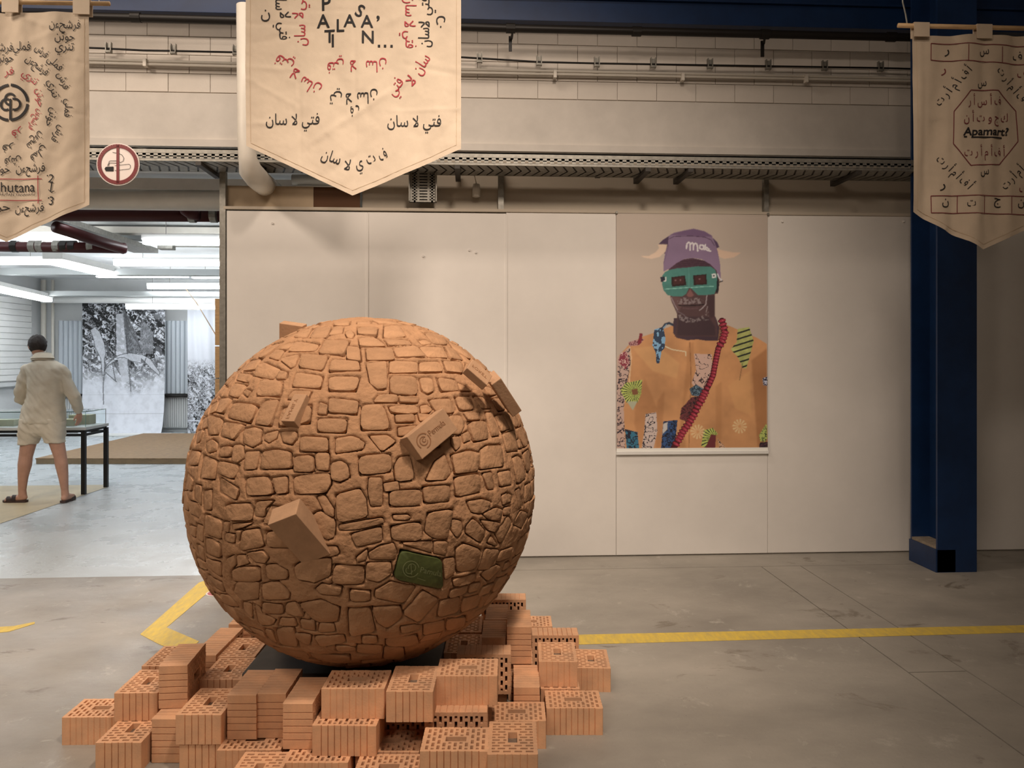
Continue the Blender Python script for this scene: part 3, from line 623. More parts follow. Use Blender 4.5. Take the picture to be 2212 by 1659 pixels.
for (x0, x1, z1, y, m, lab) in ((-.42, -.05, .07, .12, Gr, 'olive box lying at the near right corner of the glass case'), (-.22, .02, .115, .33, Gr, 'taller olive box standing at the back of the glass case'), (-1.35, -.75, .075, .14, Gr, 'olive book block in the glass case left of the person'), (-1.75, -1.38, .06, .12, Rd, 'red book in the glass case at the left edge')):
    o = MB().box((bx+x0-.12, by+y, gz+.001), (bx+x1-.12, by+y+.17, gz+z1), bev=.003).build('display_book', m); tag(o, lab, 'book', 'books in the display case')
tag(MB().box((bx-.40, by+.13, gz+.071), (bx-.2, by+.27, gz+.078)).build('open_booklet', Cr), 'cream booklet lying on the near olive box', 'booklet')
# ================================================================== CLAY BALL
SD = 3.52; SR = .7688; SCN = P(CX, HY, SD)+RGT*(-.668275)-Vector((0, 0, .592786))
M['plinth'] = mat('dark_plinth', (.07, .06, .05), .8, var=.2, vscale=6)
pl0 = P(CX, HY, 3.30)+RGT*(-1.16); plo = MB().box((0, 0, 0), (.84, .50, .238), bev=.004).build('plinth', M['plinth']); plo.location = (pl0.x, pl0.y, 0); plo.rotation_euler = (0, 0, -YAW)
tag(plo, 'dark grey plinth between the bricks right under the clay ball', 'plinth')
ball = empty('clay_ball', (SCN.x, SCN.y, SCN.z-SR), 0, 'huge round ball of rough brown clay stones resting on the brick pile', 'sculpture')
def cast(px, py):                    # the point of the ball seen at a pixel, as a unit direction from its centre (or None)
    o = Vector((0, 0, EYE)); d = (P(px, py, 1)-o).normalized(); oc = o-SCN; b = oc.dot(d); c = oc.dot(oc)-SR*SR; D = b*b-c
    if D < 0: return None
    return (oc+d*(-b-math.sqrt(D)))/SR
K = 4.1475
def S(ox, oy, txt):
    r = []
    for l in txt.strip().split(';'):
        v = [float(x) for x in l.split()]
        if len(v) >= 6: r.append([(ox+v[i]/K, oy+v[i+1]/K) for i in range(0, len(v), 2)])
    return r
QS = S(380, 660, '''1330 310 1555 325 1505 445 1275 430;1070 325 1290 350 1240 415 1000 420;920 400 1010 340 1070 330 1000 395;830 470 900 405 980 405 920 490;735 465 870 350 960 330 880 400 780 475;940 480 1110 440 1070 540 1030 560 950 500;1130 440 1370 450 1305 580 1100 555;1530 360 1645 370 1660 500 1530 480;1390 490 1640 495 1650 585 1370 590;740 540 800 520 940 575 870 660 700 630;930 580 1000 600 980 660 890 655;570 610 690 620 650 690 545 670;600 590 660 500 770 480 720 580;1080 605 1320 635 1290 740 1040 730;1365 630 1650 640 1610 770 1365 760;760 670 955 680 935 815 715 810;530 700 640 715 560 830 470 805;600 780 640 755 680 770 640 820;400 700 520 700 470 760 410 750;510 870 740 900 670 1055 455 1000;760 890 800 850 925 840 850 1080 710 1060;380 840 510 830 430 970 355 950;1370 825 1640 860 1620 975 1365 955;1290 870 1360 890 1345 975 1270 970;1270 1010 1535 1015 1520 1140 1265 1130;300 985 425 1020 380 1155 290 1155;430 1040 620 1070 520 1205 400 1160;600 1110 700 1090 770 1110 760 1230 690 1270 600 1230;800 1150 920 1120 900 1190 830 1230 790 1200;940 1130 1080 1130 1085 1190 1040 1245 960 1225;1120 1175 1360 1185 1365 1310 1110 1305;1430 1190 1580 1170 1655 1200 1655 1290 1425 1325;270 1240 330 1200 375 1240 370 1300 290 1320;400 1270 505 1260 490 1350 385 1355;520 1250 600 1250 615 1360 540 1415 495 1380;630 1310 750 1300 720 1460 615 1470;770 1310 890 1290 1030 1310 1035 1460 750 1465;1060 1350 1230 1340 1240 1490 1050 1490;1250 1320 1375 1320 1370 1480 1255 1470;1390 1410 1480 1390 1540 1430 1560 1540 1470 1580 1390 1560;240 1340 370 1390 345 1560 215 1540;385 1390 570 1430 520 1560 375 1500;140 1300 220 1310 200 1430 110 1430;620 1545 830 1530 880 1690 640 1707;860 1545 1000 1530 1000 1680 900 1690;1050 1530 1380 1500 1390 1600 1340 1680 1060 1690;390 1540 570 1640 550 1740 400 1660;100 1500 165 1560 150 1659 80 1640;175 1600 240 1620 230 1800 170 1720;255 1660 330 1650 320 1830 255 1830;1190 290 1260 205 1400 190 1350 290;1050 285 1230 205 1170 290;1515 245 1560 225 1600 260 1580 300 1535 290;1420 195 1500 190 1490 250 1370 270;1410 160 1560 140 1550 180 1420 180;480 560 560 520 590 560 500 600;300 880 370 850 340 940 280 960;230 1000 290 980 270 1080 215 1100;180 1120 240 1110 200 1210 160 1230''')
QS += S(770, 660, '''10 195 190 200 180 275 10 260;250 180 380 185 445 285 240 295;20 290 170 280 270 365 30 370;250 312 470 305 500 345 290 365;330 375 530 355 630 465 360 465;560 370 755 385 825 470 645 460;600 245 740 270 830 355 685 345;785 375 880 390 960 490 845 480;85 385 325 385 340 490 90 490;300 500 545 512 550 600 285 605;565 505 740 500 780 600 562 600;770 500 955 505 950 610 800 600;85 515 270 500 275 740 190 755 120 690;300 640 540 640 550 800 300 790;560 650 680 640 700 760 640 795 590 770;720 650 890 670 920 760 760 770;900 690 1050 765 930 765;150 870 200 800 370 800 375 870;385 812 560 830 550 870 390 870;40 890 240 885 310 1110 40 1120;285 905 540 890 555 960 470 975 310 960;570 900 630 890 680 930 650 960 580 970;645 850 840 830 885 930 870 960 720 970;875 825 1020 820 1060 930 920 940;1045 820 1140 820 1210 920 1120 925;1205 835 1310 830 1340 930 1265 945;820 990 930 980 975 1060 930 1155 840 1150;950 960 1110 955 1110 1020 1000 1030;995 1050 1160 1035 1190 1190 1050 1220;1150 965 1205 960 1290 1160 1215 1175;1240 990 1310 985 1370 1100 1300 1130;1350 955 1400 970 1460 1070 1420 1090;850 1180 925 1170 935 1250 890 1300 850 1240;950 1150 1000 1125 1030 1200 960 1230;1425 1110 1480 1085 1540 1240 1490 1270;1310 1150 1410 1125 1450 1300 1350 1310;110 1165 280 1160 355 1220 230 1310;0 1185 75 1230 60 1280 0 1300;20 1350 310 1325 320 1490 30 1520;850 1340 1000 1300 1110 1320 1090 1480 880 1510;1115 1290 1170 1255 1300 1250 1320 1440 1105 1470;340 1440 380 1360 480 1340 520 1560 350 1580;625 1570 700 1400 790 1335 850 1500 800 1560;1485 1330 1540 1285 1575 1420 1520 1500;1395 1370 1440 1345 1480 1370 1520 1540 1435 1600;110 1540 230 1540 235 1790 130 1800 100 1660;595 1625 840 1610 835 1750 610 1770;875 1540 1100 1505 1120 1670 890 1715;1125 1510 1210 1490 1240 1640 1180 1650;1270 1495 1370 1475 1390 1600 1290 1620;830 300 920 340 1040 440 1020 470 880 370;980 520 1010 540 1000 560 960 600''')
QS += S(380, 1050, '''455 180 500 160 660 155 690 200 680 310 480 300;715 140 880 130 800 200 795 275 710 265;270 250 415 310 410 480 265 430;270 460 400 510 405 640 280 610;275 640 405 690 410 820 300 730;190 340 245 360 245 500 195 470;600 400 750 380 790 540 580 575;530 400 590 400 560 500;460 650 520 620 540 700 500 740;550 620 620 620 660 690 555 720;630 600 780 580 830 640 800 690 700 680;500 760 560 730 750 720 770 850 500 860;800 710 900 700 1000 760 1000 830 820 840;540 865 750 860 740 1010 600 1020 520 950;775 870 920 860 1020 960 1010 1010 785 1010;1060 720 1180 650 1390 650 1390 800 1240 860 1090 820;1420 705 1690 720 1685 880 1400 870;1250 920 1310 875 1490 905 1470 970 1300 965;1190 290 1290 220 1430 310 1420 450 1360 480 1240 400;1260 100 1330 80 1415 200 1415 280 1340 250;1430 80 1650 20 1710 130 1715 280 1450 325;1460 350 1660 315 1850 285 1865 325 1640 385 1465 395;1570 430 1840 365 1850 490 1620 545;780 1040 950 1060 965 1145 780 1130;985 1060 1070 1035 1150 1155 1100 1160 980 1140;1095 1050 1300 1020 1470 1085 1450 1220 1250 1230;700 1050 750 1080 770 1140 900 1190 870 1235 760 1235;940 1180 1060 1180 1090 1250 920 1250;1115 1190 1240 1210 1250 1300 1125 1280;895 1270 1060 1260 1100 1435 935 1425;1285 1230 1415 1240 1430 1300 1275 1310;1540 1090 1740 1090 1790 1300 1560 1340;1035 1310 1215 1330 1200 1420 1125 1400;295 795 410 865 440 945 345 900;1285 540 1440 540 1470 600 1390 630 1225 610;1560 930 1745 940 1740 1030 1560 1040;1240 1340 1500 1330 1520 1400 1300 1430;430 320 480 330 470 415 430 400;505 340 690 330 600 370 515 390;120 130 180 150 230 230 200 290 130 230;600 1040 680 1050 690 1180 610 1110;800 1270 870 1290 910 1420 830 1360;130 350 180 370 180 460 140 430;200 520 250 560 260 680 215 620''')
QS += S(770, 1050, '''330 262 460 257 488 280 460 303 330 298;310 360 580 320 590 460 540 488 320 488;640 240 870 207 830 380 818 478 690 468 612 410;862 300 940 312 950 400 900 463 848 390;992 140 1130 117 1203 140 1188 200 1110 248 1030 235;1040 287 1158 410 1110 508 978 420 980 360;1135 250 1250 192 1308 212 1288 310 1190 298;1242 430 1360 262 1390 320 1290 515;1110 305 1285 330 1240 410 1185 398;1172 508 1210 445 1258 535;1152 562 1278 572 1190 748 1085 755;890 560 960 512 1120 572 1060 740 900 778;110 600 220 532 335 512 365 590 338 655 122 655;92 690 310 682 318 780 200 858 82 830;395 510 560 500 690 492 680 600 560 560;170 930 310 855 535 900 420 1048 162 990;412 1140 590 935 738 1012 560 1218;132 1080 400 1072 408 1180 280 1282 192 1228;752 1022 928 992 918 1130 725 1168;952 1000 1128 962 1090 1078 935 1128;812 1190 980 1162 958 1258 802 1298;52 1340 180 1340 188 1398 52 1408;262 1370 540 1322 558 1418 262 1438;602 1240 788 1192 778 1288 602 1338;5 1420 230 1420 220 1498 5 1498;252 1442 420 1442 428 1528 242 1538;1112 790 1250 702 1288 722 1180 858;862 832 1078 782 1058 858 872 898;1292 580 1398 542 1368 638 1252 678;1402 340 1468 222 1538 242 1480 378;1422 42 1460 22 1488 178 1452 208;2 640 100 565 90 660 2 680;1132 900 1238 862 1180 958 1085 988;300 45 578 30 578 172 300 182;700 500 815 500 800 618 692 605;780 660 880 640 880 780 790 840;560 1440 760 1400 740 1480 560 1520''')
GREEN = [(866.4, 1188.6), (953, 1206.7), (955.7, 1270.6), (849.6, 1247.7)]
# ---- stones in unit-sphere coordinates
def frame(c):
    c = c.normalized(); a = Vector((0, 0, 1)).cross(c)
    if a.length < .05: a = Vector((1, 0, 0))
    a.normalize(); return c, a, c.cross(a)
def smooth_poly(p2, n=14, rad=.18):
    """rounded corners: chaikin once with short cuts, then even resampling"""
    q = []
    m = len(p2)
    for i in range(m):
        a, b, c = p2[i-1], p2[i], p2[(i+1) % m]
        q += [b+(a-b)*rad, b+(a-b)*rad*.28+(c-b)*rad*.28, b+(c-b)*rad]
    return q
stones = []                           # (centre dir, frame, 2d points)
for q in QS+[GREEN]:
    g = q is GREEN
    pts = [cast(x, y) for x, y in q]
    if any(p is None for p in pts): 
        mx, my = 775, 1062
        pts = [cast(mx+(x-mx)*.985, my+(y-my)*.985) for x, y in q]
        if any(p is None for p in pts): continue
    c, a, b = frame(sum(pts, Vector()))
    p2 = [Vector((p.dot(a)/p.dot(c), p.dot(b)/p.dot(c))) for p in pts]
    ar = sum(p2[i].x*p2[(i+1) % len(p2)].y-p2[(i+1) % len(p2)].x*p2[i].y for i in range(len(p2)))
    if ar < 0: p2.reverse()
    stones.append((c, a, b, p2, g))
# mortar surface
NU, NV = 720, 380
th = np.linspace(.035, math.pi-.035, NV); ph = np.linspace(0, 2*math.pi, NU, endpoint=False)
TH_, PH_ = np.meshgrid(th, ph, indexing='ij')
U = np.stack([np.sin(TH_)*np.cos(PH_), np.sin(TH_)*np.sin(PH_), np.cos(TH_)], -1).reshape(-1, 3)
inside = np.zeros(len(U), bool); dist = np.full(len(U), 9.0)
def stamp(st, test=False):
    c, a, b, p2, g = st; ca = np.array(c); r = max(p.length for p in p2)+.03
    idx = np.nonzero(U @ ca > math.cos(math.atan(r)))[0]
    if not len(idx): return 1.0 if test else None
    u = U[idx]; w = u @ ca; x = (u @ np.array(a))/w; y = (u @ np.array(b))/w; pp = [(p.x, p.y) for p in p2]
    i_ = inpoly(x, y, pp)
    if test:
        near = dist[idx][i_]; return (inside[idx] & i_).sum()/max(1, i_.sum()), (near < .006).sum()/max(1, i_.sum()), i_.sum()
    d = segdist(x, y, pp, True); inside[idx] |= i_; dist[idx] = np.minimum(dist[idx], np.where(i_, 0, d))
for st in stones: stamp(st)
# more stones in rows wherever none is yet, all round the ball; shrink until they fit
rng = random.Random(11)
fill = []
for sc_ in (1.0, .66):
    row = .10*sc_; th_ = .16+row
    while th_ < math.pi-.12:
        hgt = row*rng.uniform(.85, 1.15); ps = rng.uniform(0, .3)
        while ps < 2*math.pi:
            wd = rng.uniform(.12, .23)*sc_; st_ = wd/max(.15, math.sin(th_)); pc = ps+st_/2
            c, a, b = frame(Vector((math.sin(th_)*math.cos(pc), math.sin(th_)*math.sin(pc), math.cos(th_))))
            hw, hh = wd/2-.006, hgt/2-.006
            if sc_ < 1: hw *= .9; hh *= .9
            n = rng.choice((4, 4, 4, 5))
            base = [(-hw, -hh), (hw, -hh), (hw, hh), (-hw, hh)] if n == 4 else [(-hw, -hh), (hw, -hh), (hw*1.0, hh*.2), (hw*.3, hh), (-hw, hh)]
            p2 = [Vector((x+rng.uniform(-.16, .16)*hw, y+rng.uniform(-.16, .16)*hh)) for x, y in base]
            ang = rng.uniform(-.12, .12); p2 = [Vector((p.x*math.cos(ang)-p.y*math.sin(ang), p.x*math.sin(ang)+p.y*math.cos(ang))) for p in p2]
            s_ = (c, a, b, p2, False); t_ = stamp(s_, True)
            if isinstance(t_, tuple) and t_[0] == 0 and t_[1] < .12 and t_[2] > 6: fill.append(s_); stamp(s_)
            ps += st_
        th_ += row
dsp = np.array([noise.noise(Vector(u*9))*.006+noise.noise(Vector(u*26))*.0035+noise.noise(Vector(u*70))*.0016+abs(noise.noise(Vector(u*15+7)))*.004 for u in U])
R_ = SR+.001+dsp*.8-.016*np.exp(-(dist/.0048)**2)-.014*inside
V_ = U*R_[:, None]
me = bpy.data.meshes.new('mortar'); i = (np.arange(NV-1)[:, None]*NU+np.arange(NU)[None]).ravel(); j = (np.arange(NV-1)[:, None]*NU+(np.arange(NU)[None]+1) % NU).ravel()
Q = np.stack([i, i+NU, j+NU, j], 1).astype(np.int32)
allv = np.concatenate([V_, [[0, 0, SR*.99], [0, 0, -SR*.998]]]); me.vertices.add(len(allv)); me.vertices.foreach_set('co', (allv+np.array([0, 0, SR])).astype(np.float32).ravel())
caps = [(NU*NV, k, (k+1) % NU) for k in range(NU)]+[(NU*NV+1, (NV-1)*NU+(k+1) % NU, (NV-1)*NU+k) for k in range(NU)]
lp = np.concatenate([Q.ravel(), np.array(caps, np.int32).ravel()]); me.loops.add(len(lp)); me.loops.foreach_set('vertex_index', lp.astype(np.int32))
ls = np.concatenate([np.arange(0, Q.size, 4), Q.size+np.arange(0, len(caps)*3, 3)]).astype(np.int32); me.polygons.add(len(ls)); me.polygons.foreach_set('loop_start', ls)
me.update(calc_edges=True); me.polygons.foreach_set('use_smooth', [True]*len(ls)); me.materials.append(M['clay_core']); newobj('mortar', me, ball)
def stone_geo(st, mb, loc):
    c, a, b, p2, g = st
    q = smooth_poly(p2, rad=.12 if g else rng.uniform(.12, .26)); n = len(q); cen = sum(q, Vector((0, 0)))/n; tilt = Vector((rng.uniform(-.06, .06), rng.uniform(-.06, .06))) if not g else Vector((0, 0))
    lift = rng.uniform(-.001, .002) if not g else .005
    siz = max((p-cen).length for p in q)
    def pt(p, h):
        d = (c+a*p.x+b*p.y).normalized(); v = d*(SR+h+(p-cen).dot(tilt)); return v-loc
    vs = []; rings = ((1.0, -.021), (1.0, .0002+lift), (1-min(.2, .0026/siz), .0016+lift), (.6, .0024+lift), (0, .0022+lift))
    for k, (s, h) in enumerate(rings[:-1]):
        for i_, p in enumerate(q):
            jj = 0 if g else (noise.noise(Vector((p.x*60, p.y*60, c.x*9)))*.0030 if k > 1 else 0)
            e = 0 if (g or k == 0) else noise.noise(Vector((p.x*90+5, p.y*90, c.z*11)))*.05
            vs.append(pt(cen+(p-cen)*(s*(1+e)), h+jj))
    vs.append(pt(cen, rings[-1][1]))
    fs = [(k*n+i, k*n+(i+1) % n, (k+1)*n+(i+1) % n, (k+1)*n+i) for k in range(3) for i in range(n)]+[(3*n+i, 3*n+(i+1) % n, 4*n) for i in range(n)]
    mb.add(vs, fs)
M['green_clay'] = mat('green_clay', (.085, .105, .028), .7, var=.3, vscale=20, bump=.001, bscale=60)
view = (Vector((0, 0, EYE))-SCN).normalized()
front = [s for s in fill if s[0].dot(view) > .18]; back = [s for s in fill if s[0].dot(view) <= .18]
front.sort(key=lambda s: -max(p.length for p in s[3])); nmax = 296-len(stones); back += front[nmax:]; front = front[:nmax]
def mkstone(st, name, m):
    loc = st[0]*SR; mb = MB(); stone_geo(st, mb, loc)
    me = bpy.data.meshes.new(name); me.from_pydata([tuple(v) for v in mb.v], [], mb.f); me.materials.append(m); me.polygons.foreach_set('use_smooth', [True]*len(me.polygons)); me.set_sharp_from_angle(angle=math.radians(50))
    return newobj(name, me, ball, loc+Vector((0, 0, SR)))
for st in stones+front:
    if st[4]: green = mkstone(st, 'green_tile', M['green_clay']); tag(green, 'dark green engraved tile set among the stones'); gst = st
    else: mkstone(st, 'stone', M['clay'])
mb = MB()
for st in back: stone_geo(st, mb, Vector((0, 0, 0)))
o = mb.build('stone', M['clay'], ball, smooth=True, loc=(0, 0, SR), fix=False); o['kind'] = 'stuff'; o.data.set_sharp_from_angle(angle=math.radians(50))
print('stones', len(stones), len(front), len(back))
# ---- lettering on a flat or curved patch of the ball
def local(p): return p-Vector((SCN.x, SCN.y, SCN.z-SR))
def onball(px, py, h=.011):
    u = cast(px, py); return tuple(u*(SR+h)+Vector((0, 0, SR)))
kk = Ink(lambda x, y: tuple(Vector(onball(x, y))-green.location))
def tilted(x, y, ang=12):
    c, s = math.cos(math.radians(ang)), math.sin(math.radians(ang)); return 905+(x*c-y*s), 1229+(x*s+y*c)
t_ = tilted(-19, 1); kk.arc(t_[0], t_[1], 17, 30, 350, 1.6, 30); kk.arc(t_[0]+2, t_[1]-3, 8, -200, 60, 1.3, 16); kk.arc(t_[0]-4, t_[1]+3, 7, 0, 230, 1.3, 16); kk.line([(t_[0], t_[1]-10), (t_[0]+1, t_[1]+12)], 1.3)
t_ = tilted(24, -2); kk.word('Pamula', t_[0], t_[1], 17, 12, width=46)
a_, b_ = tilted(-2, 17), tilted(16, 19); kk.line([a_, b_], 1.1)
tag(kk.build('lettering', mat('green_groove', (.20, .22, .10), .8), green), 'faint engraved letters and round emblem')
# ---- whole bricks sticking out of the ball: solved from their visible corner and edges
def solve_box(name, p0, u2, v2, w2, comp, depth, mt, label, ext=(1, 1, 1), anchor=(1, 0, 0)):
    k = depth/FPX
    ax = [RGT*(v[0]*k)-Vector((0, 0, 1))*(v[1]*k)+FWD*(c*k) for v, c in zip((u2, v2, w2), comp)]
    o = local(P(p0[0], p0[1], depth)); L = [a.length*e for a, e in zip(ax, ext)]; n = [a.normalized() for a in ax]
    Mx = Matrix((n[0], n[1], n[2])).transposed().to_4x4()
    bm = MB(); bm.box((0, 0, 0), L, bev=.003); e = bm.build(name, mt, ball)
    e.matrix_local = Matrix.Translation(o) @ Mx
    tag(e, label); return e, [a.length for a in ax]
def sdepth(px, py):
    u = cast(px, py)
    return (SCN+u*SR).dot(FWD) if u is not None else SD
b1, s1 = solve_box('brick', (879, 944), (65, -52), (32.5, 49), (-21, 9), (57.6, 7.6, 31.8), sdepth(879, 944)-.074, M['clay_solid'], 'tilted clay block with a stamped round emblem, right of the ball centre', (1.12, 1, 1))
kk = Ink(lambda x, y: (x, y, -.0015))
a_, c_ = s1[0], s1[1]
kk.arc(.046, .050, .028, 150, 330, .0042, 18); kk.arc(.046, .050, .028, -20, 100, .0042, 14); kk.arc(.046, .050, .016, 20, 330, .0036, 20); kk.arc(.049, .048, .007, 0, 300, .0034, 14)
vs, fs = text_mesh('Permula'); kx = .080/np.ptp(vs[:, 0])
kk.poly2([(.120+x*kx, .042-y*.034) for x, y in vs], fs); kk.build('lettering', M['letter_shade'], b1)
b2, s2 = solve_box('brick', (577.7, 1134.4), (65, -26.5), (46, 84), (-2.4, -26.5), (-13.4, 57, 40.9), 2.66, M['clay_solid'], 'large plain clay block jutting from the lower left of the ball', (1, 1.25, 1))
b3, s3 = solve_box('brick', (634.6, 910.3), (-32, 0), (15, -51.7), (5.7, 13.2), (12.1, 39.7, 15), sdepth(634, 910)-.050, M['clay_solid'], 'small clay block stamped FAMILY, upper left of the ball centre', (1, 1.1, 1.3))
kk = Ink(lambda x, y: (x, y, -.0012)); vs, fs = text_mesh('FAMILY'); kx = (s3[1]*.80)/np.ptp(vs[:, 0]); ky = s3[0]*.36
kk.poly2([(s3[0]*.60-y*ky*1.0, s3[1]*.50+x*kx) for x, y in vs], fs); kk.build('lettering', M['letter_shade'], b3)
b4, s4 = solve_box('brick', (1008.9, 794.8), (10.8, -19.4), (43.4, 37.5), (-3.6, 3.6), (36.6, 7, 3), 3.02, M['clay_solid'], 'flat clay block with worn letters near the upper right rim', (1, 1, 3.2))
kk = Ink(lambda x, y: (x, y, -.001)); vs, fs = text_mesh('FORET'); kx = .075/np.ptp(vs[:, 0]); kk.poly2([(s4[0]*.5-y*.024, s4[1]*.48+x*kx) for x, y in vs], fs); kk.build('lettering', M['letter_shade'], b4)
b5, s5 = solve_box('brick', (1082.2, 817), (-12.7, 9), (46, 74), (-17, -17), (-1.6, 51, 40), 3.10, M['clay_solid'], 'dark undersided clay block sticking out over the right rim', (1.6, 1, 1))
b6, s6 = solve_box('brick', (603, 698), (-7, 26), (55, 8), (5, -4), (10, 0, 60), 3.40, M['clay_solid'], 'flat clay block poking over the top left rim', (1.4, .95, .4))
# ================================================================== PERFORATED BRICKS
BL_, BW_, BH_ = .240, .175, .113
def brick_shape(depth_g, seed):
    r = random.Random(seed); mb = MB(); ml, mw = .016, .013
    rows = [(-5+i)*.0198 for i in range(11)]; hl = .0052; gl, gw = .037, .0165
    cuts = sorted({round(c+s*hl, 5) for c in rows for s in (-1, 1)} | {round(s*gl, 5) for s in (-1, 1)} | {round(-BL_/2+ml, 5), round(BL_/2-ml, 5)})
    W2 = BW_/2-mw
    def slots(i):
        p = .0395; n = 4 if i % 2 == 0 else 3; o_ = []
        for k in range(n):
            c = (k-(n-1)/2)*p; o_.append((c-.0130, c+.0130))
        if i % 2: o_ = [(-W2+.001, -W2+.0125)]+o_+[(W2-.0125, W2-.001)]
        return o_
    holes = []
    for i, c in enumerate(rows):
        for a, b in slots(i):
            if abs(c)-hl < gl+.004 and a < gw+.004 and b > -gw-.004:
                if b > gw+.006+.004 and a > -gw: a = gw+.006
                elif a < -gw-.010 and b < gw: b = -gw-.006
                else: continue
            if b-a > .004: holes.append((c-hl, c+hl, a, b, 0))
    holes.append((-gl, gl, -gw, gw, 1))
    for zz, sgn in ((BH_/2, 1), (-BH_/2, -1)):
        for x0, x1 in zip(cuts, cuts[1:]):
            if x1-x0 < 1e-5: continue
            xm = (x0+x1)/2; iv = sorted((h[2], h[3]) for h in holes if h[0] < xm < h[1]); y = -W2
            for a, b in iv+[(W2, W2)]:
                if a > y+1e-6: mb.add([(x0, y, zz), (x1, y, zz), (x1, a, zz), (x0, a, zz)], [(0, 1, 2, 3) if sgn > 0 else (3, 2, 1, 0)])
                y = max(y, b)
    for x0, x1, y0, y1, gr in holes:
        for (za, zb) in (((BH_/2, -BH_/2),) if not gr else ((BH_/2, BH_/2-.04), (-BH_/2+.04, -BH_/2))):
            mb.add([(x0, y0, za), (x1, y0, za), (x1, y1, za), (x0, y1, za), (x0, y0, zb), (x1, y0, zb), (x1, y1, zb), (x0, y1, zb)], [(0, 4, 5, 1), (1, 5, 6, 2), (2, 6, 7, 3), (3, 7, 4, 0)])
        if gr:
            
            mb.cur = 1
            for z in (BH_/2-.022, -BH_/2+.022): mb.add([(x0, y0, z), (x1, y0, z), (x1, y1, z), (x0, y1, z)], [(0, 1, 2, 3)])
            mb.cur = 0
        else:
            pass
    def prof(L):                       # grooved side, as offsets along it
        o_ = []; n = int(L/.0225); p = L/n
        for k in range(1, n):
            c = -L/2+k*p+r.uniform(-.001, .001); o_ += [(c-.0020, 0), (c-.0006, depth_g*r.uniform(.7, 1.2)), (c+.0006, depth_g), (c+.0020, 0)]
        return o_
    out = []; ch = .0025
    X2, Y2 = BL_/2, BW_/2
    out += [(-X2+ch, -Y2)]+[(t, -Y2+d) for t, d in prof(BL_-.02)]+[(X2-ch, -Y2), (X2, -Y2+ch)]
    out += [(X2-d, t) for t, d in prof(BW_-.02)]+[(X2, Y2-ch), (X2-ch, Y2)]
    out += [(-t, Y2-d) for t, d in prof(BL_-.02)]+[(-X2+ch, Y2), (-X2, Y2-ch)]
    out += [(-X2+d, -t) for t, d in prof(BW_-.02)]+[(-X2, -Y2+ch)]
    n = len(out); zt = [BH_/2]*n
    vs = []
    for z in (-BH_/2, BH_/2):
        for x, y in out: vs.append((x, y, z+r.uniform(-.0008, .0008)))
        for x, y in out: vs.append((max(-X2+ml, min(X2-ml, x*1.0)), max(-W2, min(W2, y)), z))
    fs = []
    for k in range(n):
        q = (k+1) % n
        fs += [(k, q, 2*n+q, 2*n+k), (k, n+k, n+q, q), (2*n+k, 2*n+q, 3*n+q, 3*n+k)]
    mb.add(vs, fs); return mb
M['grip_floor'] = mat('grip_hole_floor', (.20, .145, .105), .95, var=.3, vscale=60)  # grip hole floor, a darker grey-brown than the brick
_bm = {}
def brick_mesh(ori, var):
    if (ori, var) in _bm: return _bm[ori, var]
    mb = brick_shape((.0048, .0022)[var % 2], 5+var)
    perm = {'FX': (0, 1, 2), 'FY': (1, 0, 2), 'SXl': (2, 0, 1), 'SXt': (2, 1, 0), 'SYl': (0, 2, 1), 'SYt': (1, 2, 0)}[ori]
    # perm[i]: which brick axis (0 long, 1 wide, 2 hole) lies along world axis i
    dim = [(BL_, BW_, BH_)[p] for p in perm]
    vs = [tuple(v[perm[i]]+dim[i]/2 for i in range(3)) for v in mb.v]
    me = bpy.data.meshes.new('perforated_brick'); me.from_pydata(vs, [], mb.f); me.materials.append(M['brick']); me.materials.append(M['grip_floor']); me.polygons.foreach_set('material_index', mb.m)
    bm = bmesh.new(); bm.from_mesh(me); bmesh.ops.remove_doubles(bm, verts=bm.verts[:], dist=1e-5); bmesh.ops.dissolve_degenerate(bm, dist=1e-6, edges=bm.edges[:]); bm.to_mesh(me); bm.free()
    _bm[ori, var] = (me, dim); return _bm[ori, var]
GB = 'perforated clay bricks piled under the ball'
def brick(px, py, zt, ori, label, rot=0, var=0):
    me, dim = brick_mesh(ori, var); p = PZ(px, py, zt); o = newobj('perforated_brick', me)
    o.location = (p.x, p.y, zt-dim[2]); o.rotation_euler = (0, 0, -YAW+math.radians(rot)); return tag(o, label, 'brick', GB)
H = BH_
